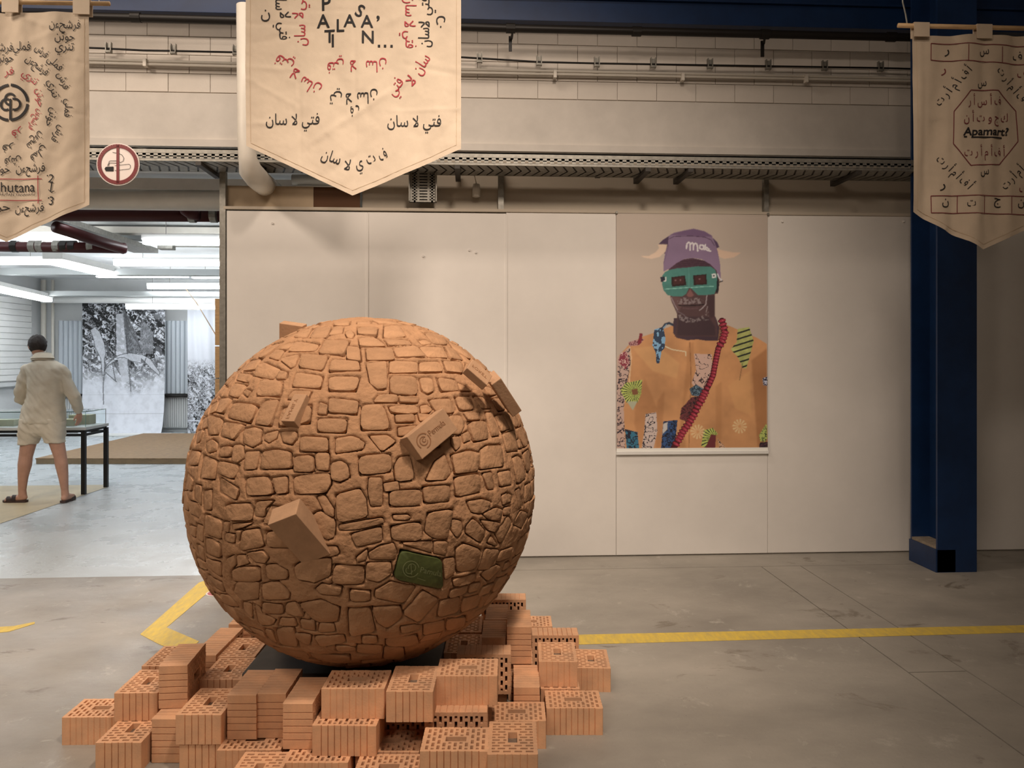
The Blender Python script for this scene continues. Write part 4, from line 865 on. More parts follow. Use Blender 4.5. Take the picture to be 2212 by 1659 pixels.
LST = '''133 1550.4 .113 FX 1 1|brick lying alone at the far left end of the pile, holes up
246 1498.4 .226 FY 2 0|brick with holes up beside the leftmost lone brick, one layer higher
205.5 1605.3 .113 FY 1 0|front left corner brick on the floor, holes and grip slot up
327.5 1552.6 .175 SXl 0 0|ribbed brick wedged under the tall ribbed block on the left
342.7 1438.5 .35 SXl 5 0|upright ribbed brick on the left with its dark hole side facing right
378.8 1544.7 .226 FY 0 0|brick with holes up left of the two long ribbed bricks
386.7 1607 .113 FY 0 0|floor brick under the holed brick left of the ribbed pair
305.4 1439.6 .226 FY 2 0|brick with holes up behind the upright ribbed brick on the left
430 1469 .226 FY 1 0|nearer of two holed bricks in line at the left of the ball
467 1419.5 .226 FY 1 1|farther of two holed bricks in line at the left of the ball
413 1415 .24 SXt 0 0|ribbed brick edge left of the farther holed brick
447 1383.5 .24 SXt 0 0|rear ribbed brick edge left of the farther holed brick
494 1348 .24 SXt 1 0|rearmost ribbed brick on the left partly behind the ball
490.7 1501 .288 SXl 0 0|left one of the long ribbed bricks in front of the ball
555 1498 .288 SXl 0 0|middle one of the long ribbed bricks in front of the ball
611 1519.4 .288 SXl 0 0|rightmost long ribbed brick, left of the front centre holed brick
693.6 1488.5 .339 FX 0 1|holed brick right under the ball, behind the front centre brick
673.9 1567.5 .226 FX -1 0|front centre brick with ribbed face and holes up
833.7 1494.5 .353 FY 0 0|raised holed brick right of centre with its grip slot running back
941.5 1461 .353 FX 0 1|raised holed brick with a plain front, right of centre
917 1539 .24 SYl 0 1|brick on edge with its hole side forward under the raised plain brick
786 1541 .24 SYl 0 1|placeholder shadowed brick on edge under the raised grip slot brick
906.7 1623.4 .226 FX 0 0|bottom row holed brick right of centre, grey ribbed front
1052.6 1630 .226 FY 0 1|bottom right holed brick with bright corner and grip slot running back
1052.6 1558 .113 FX 0 1|holed floor brick behind the bottom right one
1180 1530.4 .113 FX 0 0|rightmost front floor brick with ribbed face
1168 1488.5 .113 FY 0 0|floor brick peeping out between two holed bricks on the right
1163.7 1429.4 .226 FY -1 1|holed brick standing on another at the right side
1240 1443 .113 FY -2 1|rightmost brick of the pile with a chipped lower corner
1095 1353.6 .35 SXl 0 0|tall ribbed brick standing highest on the right
1109.5 1484 .175 SXl 0 0|plain topped brick in front of the tall ribbed one
1040.7 1377.6 .288 SXl 0 0|front finely ribbed brick touching the shadow of the ball on the right
1048 1338.5 .288 SXl 0 0|rear finely ribbed brick behind the one in the shadow of the ball
986 1414 .288 SYl 0 1|brick on edge with hole side forward, right under the ball shadow
1040 1295.6 .288 SYl 0 1|rearmost brick on edge behind the right side of the ball
1099 1353.6 .113 FX 0 1|small visible holed brick on the floor behind the tall ribbed brick
1149 1372.6 .175 SYl 0 0|brick on edge next to the yellow line
468 1621.6 .113 FX 1 1|holed floor brick under the long ribbed bricks
509 1621.6 .113 FY 0 0|bottom row holed brick left of centre, placeholder
610 1648 .113 FX 0 1|bottom row holed brick below the front centre brick on its left
767 1625 .113 FX 0 0|holed brick half covered by the front centre brick on its right'''
for l in LST.split('\n'):
    a, lab = l.split('|'); f = a.split(); X_, Y_, Zt = float(f[0]), float(f[1]), float(f[2])
    if 'placeholder' in lab: continue
    brick(X_, Y_, Zt, f[3], lab, float(f[4]), int(f[5]))
def brick_d(px, d, zt, ori, label, rot=0, var=0):   # front left corner at a pixel column and a depth
    p = P(px, HY, d); me, dim = brick_mesh(ori, var); o = newobj('perforated_brick', me); o.location = (p.x, p.y, zt-dim[2]); o.rotation_euler = (0, 0, -YAW+math.radians(rot)); return tag(o, label, 'brick', GB)
brick_d(478, 2.652, .113, 'FY', 'bottom edge holed brick left of centre, its grip slot running back', 0, 0)
brick_d(758, 2.700, .113, 'FX', 'bottom edge holed brick in the middle with a long grip slot', 0, 0)
brick_d(795, 3.075, .24, 'SYl', 'shadowed brick on edge under the raised grip slot brick', 0, 1)
brick_d(958, 3.56, .226, 'FY', 'shadowed holed brick under the right side of the ball, nearer one', 0, 0); brick_d(964, 3.83, .226, 'FY', 'shadowed holed brick under the right side of the ball, farther one', 0, 0)
brick_d(941, 3.065, .24, 'SYt', 'clay brick hidden inside the pile under the ball')
hid = 'clay brick hidden inside the pile under the ball'
def corners(o):
    me = o.data; d = [max(v.co[i] for v in me.vertices) for i in range(3)]; return [o.matrix_basis @ Vector((x, y, z)) for x in (0, d[0]) for y in (0, d[1]) for z in (0, d[2])]
def camboxes(o):
    c = corners(o); q = [(p.dot(RGT), p.dot(FWD), p.z) for p in c]; return [(min(v[i] for v in q)+.004, max(v[i] for v in q)-.004) for i in range(3)]
seen = [camboxes(o) for o in COL.objects if o.name.startswith('perforated_brick')]
for px, d, zt, ori in ((228, 3.215, .113, 'FY'), (305, 3.46, .113, 'FY'), (430, 3.22, .113, 'FY'), (470, 3.55, .113, 'FY'), (500, 3.02, .113, 'FY'), (572, 3.02, .113, 'FY'), (640, 3.08, .113, 'FY'), (720, 3.10, .113, 'FX'), (870, 3.10, .113, 'FX'), (720, 3.09, .226, 'FX'),
                       (912, 2.69, .113, 'FX'), (1048, 2.66, .113, 'FY'), (1010, 3.42, .113, 'FY'), (1042, 3.60, .113, 'FY'), (1098, 3.57, .175, 'SXl'), (968, 3.56, .113, 'FY'), (990, 3.83, .113, 'FY'), (1050, 4.15, .113, 'FX'), (340, 3.34, .113, 'FX')):
    o = brick_d(px, d, zt, ori, hid); q = camboxes(o)
    if any(all(min(a[1], b[1])-max(a[0], b[0]) > .006 for a, b in zip(q, s)) for s in seen): bpy.data.objects.remove(o); continue
    seen.append(q)
# ================================================================== BANNERS
def banner(name, YB_, outline, waves, label, m):
    """outline: (x0,x1,ytop,ycorner_left,ycorner_right,xtip,ytip) in photograph pixels on the banner's own plane"""
    x0, x1, yt, yl, yr, xt, yb = outline
    r = empty(name, PY(xt, yt, YB_), 0, label, 'banner'); off = Vector(r.location)
    def surf(px, py, lift=0):
        p = PY(px, py, YB_); return Vector((p.x, p.y+waves(px, py)-lift, p.z))-off
    NX, NY = 120, 110; vs = []; 
    for j in range(NY):
        t = j/(NY-1)
        for i in range(NX):
            u = i/(NX-1); px = x0+(x1-x0)*u
            bot = yl+(yb-yl)*(px-x0)/(xt-x0) if px < xt else yb+(yr-yb)*(px-xt)/(x1-xt)
            vs.append(surf(px, yt+(bot-yt)*t))
    me = bpy.data.meshes.new('cloth'); me.from_pydata([tuple(v) for v in vs], [], [(j*NX+i, j*NX+i+1, (j+1)*NX+i+1, (j+1)*NX+i) for j in range(NY-1) for i in range(NX-1)])
    me.materials.append(m); me.polygons.foreach_set('use_smooth', [True]*len(me.polygons)); newobj('cloth', me, r)
    return r, (lambda px, py: tuple(surf(px, py, .0035))), surf
def hem(S_, r, pts, m):
    k = Ink(lambda x, y: tuple(Vector(S_(x, y))+Vector((0, .002, 0)))); k.line(pts, 1.0); k.build('hem_stitch', m, r)
def creases(lines):
    def f(px, py):
        o = 0
        for (xa, ya, xb, yb, am, w) in lines:
            dx, dy = xb-xa, yb-ya; L = math.hypot(dx, dy); t = ((px-xa)*dx+(py-ya)*dy)/L/L
            if -.1 < t < 1.1:
                d = ((px-xa)*dy-(py-ya)*dx)/L; o += .95*am*math.exp(-(d/w)**2)*max(0, min(1, 1.1-abs(t-.5)*1.1))
        return o
    return f
stitch = mat('hem_thread', (.50, .38, .26), .9)
def rod(surf, r, xa, xb, y, rr=.012, sl=.0):
    a = PY(xa, y-(xb-xa)*0, surf[1]); b = PY(xb, y+sl, surf[1]); off = Vector(r.location)
    return MB().tube([a-off+Vector((0, .0, 0)), b-off], rr, 10).build('rod', M['wood'], r, smooth=True)
def tabs(r, Yp, xs, ya, yb, w, m):
    off = Vector(r.location)
    for x, dy in xs:
        a = PY(x, ya+dy, Yp)-off; b = PY(x+w, yb+dy, Yp)-off
        MB().box((a.x, -.018, b.z), (b.x, -.013, a.z)).box((a.x, -.018, a.z), (b.x, .018, a.z+.004)).box((a.x, .013, b.z), (b.x, .018, a.z)).build('hanging_tab', m, r)
# ---- middle banner
YM = 4.0
cr = creases([(640, 330, 870, 180, -.006, 7), (870, 180, 960, 60, -.004, 6), (645, 160, 648, 330, .005, 3), (767, 60, 769, 420, .004, 3), (530, 50, 700, 55, .004, 5), (530, 145, 640, 150, -.004, 5), (545, 175, 640, 230, -.004, 6), (880, 140, 990, 160, .004, 5), (930, 330, 985, 250, .006, 12), (600, 350, 700, 300, .005, 10), (540, 265, 600, 268, -.004, 4), (780, 200, 800, 260, .006, 10), (700, 140, 760, 200, .003, 12), (650, 20, 800, 24, .003, 4), (700, 380, 780, 330, .004, 8), (850, 240, 985, 235, -.003, 4), (560, 90, 690, 60, .004, 7), (820, 60, 900, 20, -.004, 8)])
def wmid(x, y): return .006*math.sin(x*.021+y*.006)+.004*math.sin(x*.05-y*.02)+cr(x, y)+.002*noise.noise(Vector((x*.05, y*.05, 3)))+.0012*noise.noise(Vector((x*.15, y*.12, 9)))
B, Sf, sfr = banner('middle_banner', YM, (531, 996, -60, 314, 322, 762, 423), wmid, 'large pointed canvas banner in the middle with black and red lettering', M['canvas'])
bk, rd = Ink(Sf), Ink(Sf)
for ch, x, y, h, rot in (('P', 705, 7, 40, 0), ('A', 698, 45, 38, 0), ('T', 712, 78, 36, 0), ('I', 719, 88, 36, 0), ('L', 736, 56, 36, 0), ('A', 756, 46, 36, 0), ('S', 778, 24, 36, 28), ('A', 793, 47, 36, 0), ('N', 795, 81, 36, 0), (',', 817, 41, 40, 0)):
    vs, fs = text_mesh(ch, None, .012); hh = np.ptp(vs[:, 1]) if ch != ',' else 1.0
    bk.word(ch, x, y, (h*.76)/hh if ch != ',' else 46, rot, bold=.012)
for x in (819, 832, 846): bk.line([(x-2.6, 100), (x+2.6, 100)], 5.2)
FS = 'فتي لا سان'
def wd(k, t, x, y, w, ang, hs=34): k.word(t, x, y, hs, ang, width=w)
wd(bk, FS, 633, 264, 116, 0); wd(bk, FS, 895, 268, 116, 0)
# words set round the point and the sides
for k, t, x, y, w, a in ((bk, 'سان', 716, 342, 42, 20), (bk, 'لا', 751, 356, 14, 12), (bk, 'ي', 778, 362, 16, -14), (bk, 'ت', 801, 344, 19, -24), (bk, 'ف', 826, 333, 18, -22),
        (rd, 'سان', 813, 141, 44, 180), (rd, 'لا', 764, 144, 14, 180), (rd, 'فتي', 725, 139, 36, 180), (bk, 'سان', 794, 209, 44, 180), (bk, 'لا', 754, 214, 14, 180), (bk, 'تي', 726, 208, 26, 180), (bk, 'ف', 767, 240, 19, 178),
        (rd, 'فتي', 616, 131, 38, 218), (rd, 'لا', 637, 160, 16, 215), (rd, 'سان', 671, 184, 46, 215), (rd, 'سان', 912, 140, 44, -58), (rd, 'لا', 886, 174, 16, -45), (rd, 'فتي', 858, 190, 38, -52),
        (bk, 'ن', 574, 34, 20, 0), (bk, 'ن', 952, 46, 20, 180), (bk, 'لا', 617, 32, 14, 90), (bk, 'فتي', 608, 67, 36, 90), (bk, 'سان', 604, 2, 40, 90), (rd, 'سان', 651, 75, 46, 270), (rd, 'لا', 643, 33, 14, 270), (rd, 'تي', 652, 6, 28, 270),
        (rd, 'سان', 884, 14, 44, 90), (rd, 'لا', 886, 52, 14, 90), (rd, 'فتي', 881, 86, 36, 90), (bk, 'سان', 919, 80, 42, 270), (bk, 'لا', 916, 52, 14, 270), (bk, 'فتي', 923, 12, 38, 270)):
    wd(k, t, x, y, w, a)
bk.split('black_word', M['ink'], B, 'black_stroke'); rd.split('red_word', M['red_ink'], B, 'red_stroke')
hem(Sf, B, [(541, -50), (541, 306)], stitch); hem(Sf, B, [(986, -50), (986, 314)], stitch); hem(Sf, B, [(541, 308), (762, 412), (986, 314)], stitch)
off = Vector(B.location); MB().tube([PY(500, -66, YM)-off, PY(1030, -52, YM)-off], .012, 10).build('rod', M['wood'], B, smooth=True)
# ---- left banner
YL = 4.0
crl = creases([(30, 30, 110, 60, -.006, 6), (60, 45, 60, 300, .003, 8), (100, 380, 190, 300, .004, 14), (20, 300, 120, 330, .003, 6), (0, 470, 90, 420, .005, 10), (140, 130, 195, 140, .003, 4), (120, 240, 190, 250, .003, 5), (60, 90, 150, 60, -.003, 6), (100, 440, 180, 380, .003, 8)])
def wl(x, y): return .008*math.sin(x*.03+1)+.004*math.sin(x*.09+y*.01)+crl(x, y)+.002*noise.noise(Vector((x*.06, y*.05, 13)))
B, Sf, sfr = banner('left_banner', YL, (-205, 192, 27, 432, 442, 12, 522), wl, 'pointed canvas banner cut by the left edge, with a circular emblem in rings of writing', M['canvas'])
bk, rd = Ink(Sf), Ink(Sf)
kx, ky = 20, 221
for a0, a1 in ((-86, -4), (4, 86), (94, 176), (184, 266)): bk.arc(kx, ky, 38, a0, a1, 6, 14)
bk.arc(kx+1, ky-7, 12, 150, 330, 5, 16); bk.arc(kx+1, ky-7, 12, 90, 150, 5, 6); bk.arc(kx+11, ky+4, 12, -110, 110, 5, 16); bk.arc(kx-8, ky+4, 12, 60, 300, 5, 16); bk.line([(kx+2, ky-8), (kx+2, ky+38)], 5)
bk.word('Khutana', 30, 404, 31, 0, width=94); bk.word('NGUYEN HUTAN TANAHAYU', 20, 420, 6.5, 0, width=114)
for t, x, y, w in (('فرشحءن', 142, 58, 64), ('حوتن', 141, 83, 40), ('تنري', 141, 107, 38), ('فملي', 46, 104, 38), ('فرش', 6, 103, 40), ('حوتن', 8, 127, 38), ('فرشحءن', 66, 367, 66), ('حوتن', 0, 368, 40), ('فرشحءن', 63, 453, 66), ('حو', 6, 453, 28)):
    wd(bk, t, x, y, w, 0, 26)
def ring(k, words, r, a0, da, w, h=24):
    for i, t in enumerate(words):
        a = a0+i*da; x = kx+r*math.cos(math.radians(a)); y = ky+r*math.sin(math.radians(a)); wd(k, t, x, y, w[i % len(w)], a+90, h)
ring(rd, ['فر', 'تنري', 'حوتن', 'فرشحءن', 'فر'], 66, -92, 42, [22, 38, 40, 46, 22]); ring(bk, ['فرشحءن', 'تنري', 'حوتن', 'شحءن', 'فر'], 97, -52, 36, [60, 38, 40, 44, 24]); ring(bk, ['فملي فرش', 'فرش', 'فملي', 'فرش', 'فملي', 'فرش'], 126, -48, 27, [74, 36, 38, 36, 40, 34])
for ch, y in (('2', 386), ('1', 405), ('3', 434)): bk.word(ch, 112, y, 26, 8)
bk.line([(106, 410), (112, 416), (119, 413)], 1.4); bk.disc(104, 380, 1.5); bk.disc(106, 428, 1.5)
rd.line([(-60, 386), (92, 387)], 1.6); rd.line([(-60, 432), (92, 433)], 1.6); rd.line([(84, 380), (84, 440)], 1.6)
bk.split('black_word', M['ink'], B, 'black_stroke'); rd.split('red_word', M['red_ink'], B, 'red_stroke')
off = Vector(B.location); MB().tube([PY(-240, 1, YL)-off, PY(237, 8, YL)-off], .011, 10).build('rod', M['wood'], B, smooth=True)
tabs(B, YL, ((8, 0), (161, 4), (-180, -4)), -2, 30, 36, M['canvas'])
MB().tube([PY(214, 8, YL)-off, PY(214, -60, YL)-off], .002, 6).build('hanging_cord', M['offwhite'], B)
hem(Sf, B, [(183, 40), (181, 436), (12, 512), (-190, 424)], stitch)
# ---- right banner
YR = 3.95
crr = creases([(2060, 80, 2060, 500, .008, 10), (2125, 80, 2125, 530, .010, 12), (2000, 80, 2000, 440, .004, 8), (2180, 80, 2180, 470, -.008, 12), (2030, 280, 2060, 500, .008, 18), (2050, 500, 2085, 520, .008, 12)])
def wr(x, y): return .012*math.sin(x*.035)+.006*math.sin(x*.083+y*.012)+crr(x, y)+.002*noise.noise(Vector((x*.05, y*.03, 23)))
B, Sf, sfr = banner('right_banner', YR, (1972, 2282, 76, 458, 468, 2123, 539), wr, 'pointed canvas banner at the right edge with boxes and an octagon drawn in dark red', M['canvas_dim'])
bk, rd = Ink(Sf), Ink(Sf)
rd.line([(2012, 93), (2246, 100), (2246, 140), (2012, 129)], 1.7, True); rd.line([(2088, 98), (2088, 132)], 1.5); rd.line([(2164, 101), (2164, 136)], 1.5)
rd.line([(2014, 422), (2250, 424), (2250, 464), (2014, 459)], 1.7, True)
for x in (2069, 2124, 2185, 2240): rd.line([(x, 423), (x, 461)], 1.5)
rd.line([(2094, 196), (2155, 196), (2197, 239), (2200, 305), (2160, 355), (2095, 358), (2060, 310), (2061, 240)], 1.8, True)
for t, x, y, w in (('ف', 2201, 119, 19), ('س', 2125, 115, 20), ('ر', 2048, 113, 10), ('ن', 2044, 438, 15), ('ت', 2095, 440, 16), ('ج', 2155, 438, 15), ('ن', 2208, 440, 15), ('س', 2120, 184, 19), ('س', 2124, 375, 19), ('ر', 2038, 404, 12)): wd(bk, t, x, y, w, 0, 26)
for t, x, y, w in (('ف أ س أ ر', 2125, 218, 72), ('ك ج و ت أ ن', 2129, 256, 98), ('أ ف أ م أ ر ت', 2127, 330, 90)): wd(rd, t, x, y, w, 0, 26)
wd(rd, 'ر', 2041, 154, 10, 0, 26); wd(rd, 'ف', 2210, 157, 18, 0, 26); wd(rd, 'ف', 2212, 405, 18, 0, 26)
bk.word('Apamart?', 2129, 287, 24, 0, width=100, bold=.02, slant=.12); bk.line([(2080, 296), (2087, 296)], 3); bk.line([(2096, 297), (2165, 298)], 3)
for t, x, y, w, a in (('أ ف أ م أ ر ت', 2060, 186, 98, -49), ('أ ف أ م أ ر ت', 2188, 186, 98, 49), ('أ ف أ م أ ر ت', 2062, 372, 92, 46), ('أ ف أ م أ ر ت', 2200, 372, 92, -46)): wd(bk, t, x, y, w, a, 24)
bk.split('black_word', M['ink'], B, 'black_stroke'); rd.split('red_word', M['maroon_ink'], B, 'red_stroke')
off = Vector(B.location); MB().tube([PY(1940, 55, YR)-off, PY(2330, 64, YR)-off], .012, 10).build('rod', M['wood'], B, smooth=True)
tabs(B, YR, ((1971, 2), (2106, 6), (2240, 8)), 50, 80, 33, M['canvas_dim'])
MB().tube([PY(1960, 54, YR)-off, PY(1956, 30, YR)-off, PY(1950, 5, YR)-off, PY(1948, -60, YR)-off], .004, 6).build('hanging_cord', M['galv'], B)
hem(Sf, B, [(1981, 85), (1983, 452), (2123, 528), (2270, 462)], stitch)
# ================================================================== POSTER
X, Y = raster_canvas(1330, 462, 1658, 981, 1.0)
A = (X-1310)*3.071; Bv = (Y-460)*3.071; Hx = (X-1370)*6.636; Hy = (Y-480)*6.636
kg = (1.55, 1.92, 2.42)
def C(r, g_, b): return np.array([min(.9, v*k) for v, k in zip(lin((r, g_, b)), kg)])
img = np.ones(X.shape+(3,))*C(166, 141, 119)
img *= (1+.10*(fnoise(X, Y, 140, 31, 3)-.5))[..., None]
def sm(mask, it=1):
    m = mask.astype(float)
    for _ in range(it):
        m[1:-1, 1:-1] = (m[1:-1, 1:-1]*2+m[:-2, 1:-1]+m[2:, 1:-1]+m[1:-1, :-2]+m[1:-1, 2:])/6
    return m
def put(mask, c, al=1.0, tex=0, s=20, seed=1, soft=1, ax=1, ay=1):
    m = (sm(mask, soft) if soft else mask.astype(float))*al
    cc = np.ones(X.shape+(3,))*c
    if tex: cc = cc*(1+tex*2*(fnoise(X, Y, s, seed, 4, ax, ay)-.5))[..., None]
    img[:] = img*(1-m[..., None])+cc*m[..., None]
def BP(pts, c, **k): put(inpoly(A, Bv, pts), c, **k)
def HP(pts, c, **k): put(inpoly(Hx, Hy, pts), c, **k)
def BLn(pts, w, c, **k): put(segdist(A, Bv, pts) < w, c, **k)
def HLn(pts, w, c, **k): put(segdist(Hx, Hy, pts) < w, c, **k)
# robe
BP([(66, 1565), (70, 960), (150, 870), (240, 820), (330, 790), (440, 745), (800, 745), (860, 770), (1000, 830), (1064, 870), (1066, 1565)], C(172, 116, 72), tex=.34, s=55, seed=41)
for pl, al, c in (([(540, 860), (575, 860), (560, 1100), (500, 1300), (520, 1560), (470, 1560)], .30, (120, 70, 35)), ([(960, 980), (1064, 900), (1066, 1560), (1000, 1560)], .55, (128, 76, 40)), ([(190, 1200), (250, 1100), (330, 1300), (220, 1560), (180, 1400)], .35, (125, 75, 40)), ([(720, 1150), (760, 1120), (760, 1500), (720, 1560)], .3, (130, 80, 42)), ([(330, 1250), (380, 1180), (360, 1560), (320, 1560)], .35, (122, 72, 38)), ([(170, 900), (330, 880), (480, 1000), (460, 1100), (300, 1050)], .25, (210, 150, 95)), ([(800, 1150), (950, 1050), (960, 1350), (850, 1300)], .25, (205, 145, 88))): BP(pl, C(*c), al=al, soft=8)
BLn([(370, 880), (430, 908), (520, 922), (522, 950)], 3, C(215, 180, 140), al=.8)
BLn([(548, 860), (556, 1100), (540, 1560)], 2.5, C(110, 66, 36), al=.7)
BLn([(150, 890), (160, 960), (140, 1200)], 4, C(205, 165, 125), al=.6)
def patch(pts, base, ink, s, th, seed, ax=1, ay=1):
    m = inpoly(A, Bv, pts); put(m, C(*base), soft=1); n = fnoise(A, Bv, s, seed, 3, ax, ay); put(m & (np.abs(n-.5) < th), C(*ink), soft=0)
patch([(68, 960), (150, 890), (155, 1000), (130, 1150), (110, 1300), (120, 1565), (66, 1565)], (168, 132, 112), (48, 34, 38), 26, .05, 51)
patch([(90, 930), (130, 920), (150, 1000), (120, 1040), (75, 990)], (120, 42, 50), (190, 150, 130), 16, .05, 52)
patch([(140, 860), (190, 845), (250, 835), (210, 880), (150, 885)], (160, 110, 100), (90, 35, 40), 14, .08, 53)
BP([(215, 800), (236, 802), (226, 862), (200, 882)], C(112, 32, 38))
def fan(pts, cx_, cy_, seed):
    m = inpoly(A, Bv, pts); put(m, C(158, 156, 74), tex=.2, s=10, seed=seed); t = np.arctan2(Bv-cy_, A-cx_); put(m & (np.sin(t*26) > .55), C(40, 42, 34), soft=0)
fan([(120, 1130), (232, 1108), (225, 1200), (200, 1262), (130, 1262), (88, 1180)], 180, 1190, 55); BP([(160, 1175), (200, 1165), (205, 1205), (170, 1210)], C(110, 66, 40)); BP([(130, 1250), (200, 1250), (170, 1310)], C(150, 140, 110))
m = inpoly(A, Bv, [(868, 770), (945, 757), (975, 850), (950, 950), (925, 1035), (900, 1030), (870, 960), (820, 905), (860, 860)]); put(m, C(150, 142, 78), tex=.35, s=9, seed=56); put(m & (np.sin(Bv*.16+A*.05) > .62), C(38, 38, 30), soft=0); BLn([(900, 1000), (880, 1110)], 3, C(100, 70, 44), al=.7)
m = inpoly(A, Bv, [(312, 775), (370, 757), (386, 830), (380, 900), (360, 920), (345, 1000), (326, 1000), (322, 930), (300, 880)]); put(m, C(42, 52, 66), soft=0); put(m & (fnoise(A, Bv, 16, 57, 2) > .55), C(112, 140, 155), soft=0)
BLn([(362, 775), (385, 740), (410, 732), (445, 748)], 8, C(40, 46, 56)); BLn([(372, 765), (392, 742)], 3, C(120, 140, 150))
patch([(575, 935), (695, 940), (700, 1060), (660, 1180), (600, 1190), (560, 1130), (590, 1040)], (178, 138, 116), (44, 30, 32), 30, .035, 58)
patch([(545, 1170), (590, 1140), (640, 1170), (620, 1220), (560, 1215)], (40, 48, 54), (95, 110, 115), 12, .05, 59)
patch([(490, 1300), (560, 1225), (625, 1215), (600, 1300), (520, 1385), (480, 1370)], (96, 44, 42), (30, 20, 22), 12, .07, 60)
patch([(255, 1335), (325, 1325), (332, 1450), (305, 1565), (228, 1565), (245, 1450)], (176, 148, 130), (40, 34, 38), 24, .05, 61)
patch([(372, 1385), (465, 1376), (455, 1480), (440, 1565), (355, 1565)], (46, 66, 96), (24, 24, 34), 14, .09, 62); BP([(372, 1400), (400, 1390), (396, 1440), (365, 1470)], C(170, 155, 140))
patch([(118, 1435), (200, 1455), (212, 1565), (128, 1565)], (48, 92, 104), (26, 26, 36), 18, .10, 63)
fan([(640, 1445), (700, 1430), (735, 1470), (690, 1500), (650, 1560), (622, 1550)], 720, 1500, 64); BP([(650, 1560), (690, 1470), (722, 1480), (715, 1565)], C(92, 36, 36))
patch([(730, 1500), (790, 1565), (745, 1565)], (176, 130, 96), (40, 26, 24), 12, .08, 68)
patch([(1010, 1480), (1062, 1400), (1066, 1500), (1050, 1525), (1018, 1520)], (156, 154, 76), (40, 40, 34), 12, .06, 65); patch([(1035, 1100), (1066, 1090), (1066, 1150), (1040, 1145)], (170, 160, 160), (30, 26, 40), 10, .1, 66)
patch([(1015, 1530), (1066, 1525), (1066, 1565), (1010, 1565)], (70, 40, 44), (30, 22, 24), 10, .1, 67)
for fx, fy in ((600, 1455), (880, 1420)):
    t = np.arctan2(Bv-fy, A-fx); rr = np.hypot(A-fx, Bv-fy); put((rr < 48) & (rr > 10) & (np.sin(t*12) > -.1), C(214, 168, 118), al=.65)
# neck and head
BP([(440, 700), (720, 690), (745, 760), (735, 848), (660, 850), (600, 840), (530, 846), (460, 830), (436, 796)], C(62, 42, 46), tex=.15, s=30, seed=70)
BP([(560, 840), (740, 845), (800, 760), (790, 745), (735, 750)], C(56, 36, 40), al=.6)
HP([(480, 640), (1180, 640), (1215, 780), (1205, 960), (1190, 1025), (1148, 1030), (1142, 1320), (1175, 1500), (1180, 1640), (570, 1640), (600, 1460), (602, 1320), (520, 1130), (495, 1000)], C(72, 47, 44), tex=.18, s=26, seed=71)
HP([(500, 1060), (640, 1080), (680, 1180), (620, 1300), (530, 1150)], C(96, 66, 60), al=.7, soft=6)
HP([(1040, 1050), (1145, 1040), (1145, 1350), (1080, 1380), (1040, 1200)], C(52, 32, 33), al=.7, soft=6)
HP([(620, 1360), (1060, 1360), (1150, 1500), (1160, 1630), (600, 1630)], C(50, 33, 36), al=.75, soft=6)
HP([(520, 560), (820, 510), (1100, 570), (1150, 660), (490, 680)], C(66, 38, 46))
for yy in (560, 590, 618): HLn([(600, yy+14), (820, yy-8), (1060, yy+12)], 6, C(44, 22, 30), al=.8)
bm_n = fnoise(Hx, Hy, 26, 72, 3)
for pl, th_ in (([(600, 1120), (700, 1080), (800, 1100), (900, 1080), (980, 1130), (960, 1170), (620, 1180)], .52), ([(610, 1300), (680, 1340), (860, 1400), (1000, 1320), (1060, 1280), (1060, 1400), (900, 1430), (740, 1450), (640, 1400)], .53)):
    put(inpoly(Hx, Hy, pl) & (bm_n > th_), C(128, 108, 100), al=.7, soft=1)
HLn([(620, 1192), (700, 1200), (790, 1196), (900, 1192), (985, 1180)], 8, C(30, 16, 18)); HLn([(690, 1235), (800, 1245), (900, 1232)], 9, C(92, 62, 60), al=.6)
HP([(740, 1045), (790, 955), (845, 1050), (800, 1075), (760, 1070)], C(112, 70, 62), soft=2)
HLn([(1032, 1040), (1015, 1180), (970, 1230), (925, 1265)], 7, C(150, 130, 122), al=.8); HLn([(1040, 1210), (1020, 1290)], 6, C(140, 118, 110), al=.7); HLn([(520, 1085), (570, 1190), (610, 1260)], 7, C(140, 118, 112), al=.7); HLn([(590, 1270), (700, 1330), (760, 1410)], 6, C(110, 92, 90), al=.6)
# hat
HP([(330, 325), (400, 255), (490, 195), (500, 300), (440, 465), (410, 440), (450, 330), (400, 318)], C(66, 42, 60)); HP([(1120, 220), (1180, 280), (1212, 350), (1150, 385), (1120, 300)], C(74, 50, 68))
HP([(325, 318), (460, 325), (440, 420), (350, 500), (240, 528), (140, 515), (85, 488), (200, 485), (300, 430), (345, 370)], C(196, 160, 130), soft=3); HP([(1160, 370), (1260, 400), (1400, 425), (1525, 432), (1420, 500), (1280, 522), (1195, 490)], C(190, 152, 122), soft=3)
HP([(480, 200), (560, 150), (700, 120), (840, 92), (1000, 128), (1100, 185), (1150, 300), (1190, 420), (1222, 600), (1232, 800), (1200, 800), (1170, 690), (1080, 600), (960, 530), (820, 512), (700, 530), (590, 590), (490, 670), (405, 712), (405, 600), (430, 450), (475, 330)], C(120, 92, 106), tex=.12, s=40, seed=73)
HP([(500, 180), (700, 120), (840, 92), (1000, 128), (1110, 200), (1000, 205), (700, 190)], C(92, 62, 84), al=.8, soft=3); HLn([(490, 240), (560, 205), (800, 195), (1000, 210), (1090, 250), (1140, 330)], 5, C(70, 44, 62)); HLn([(480, 330), (450, 460), (410, 600)], 5, C(90, 62, 80), al=.6)
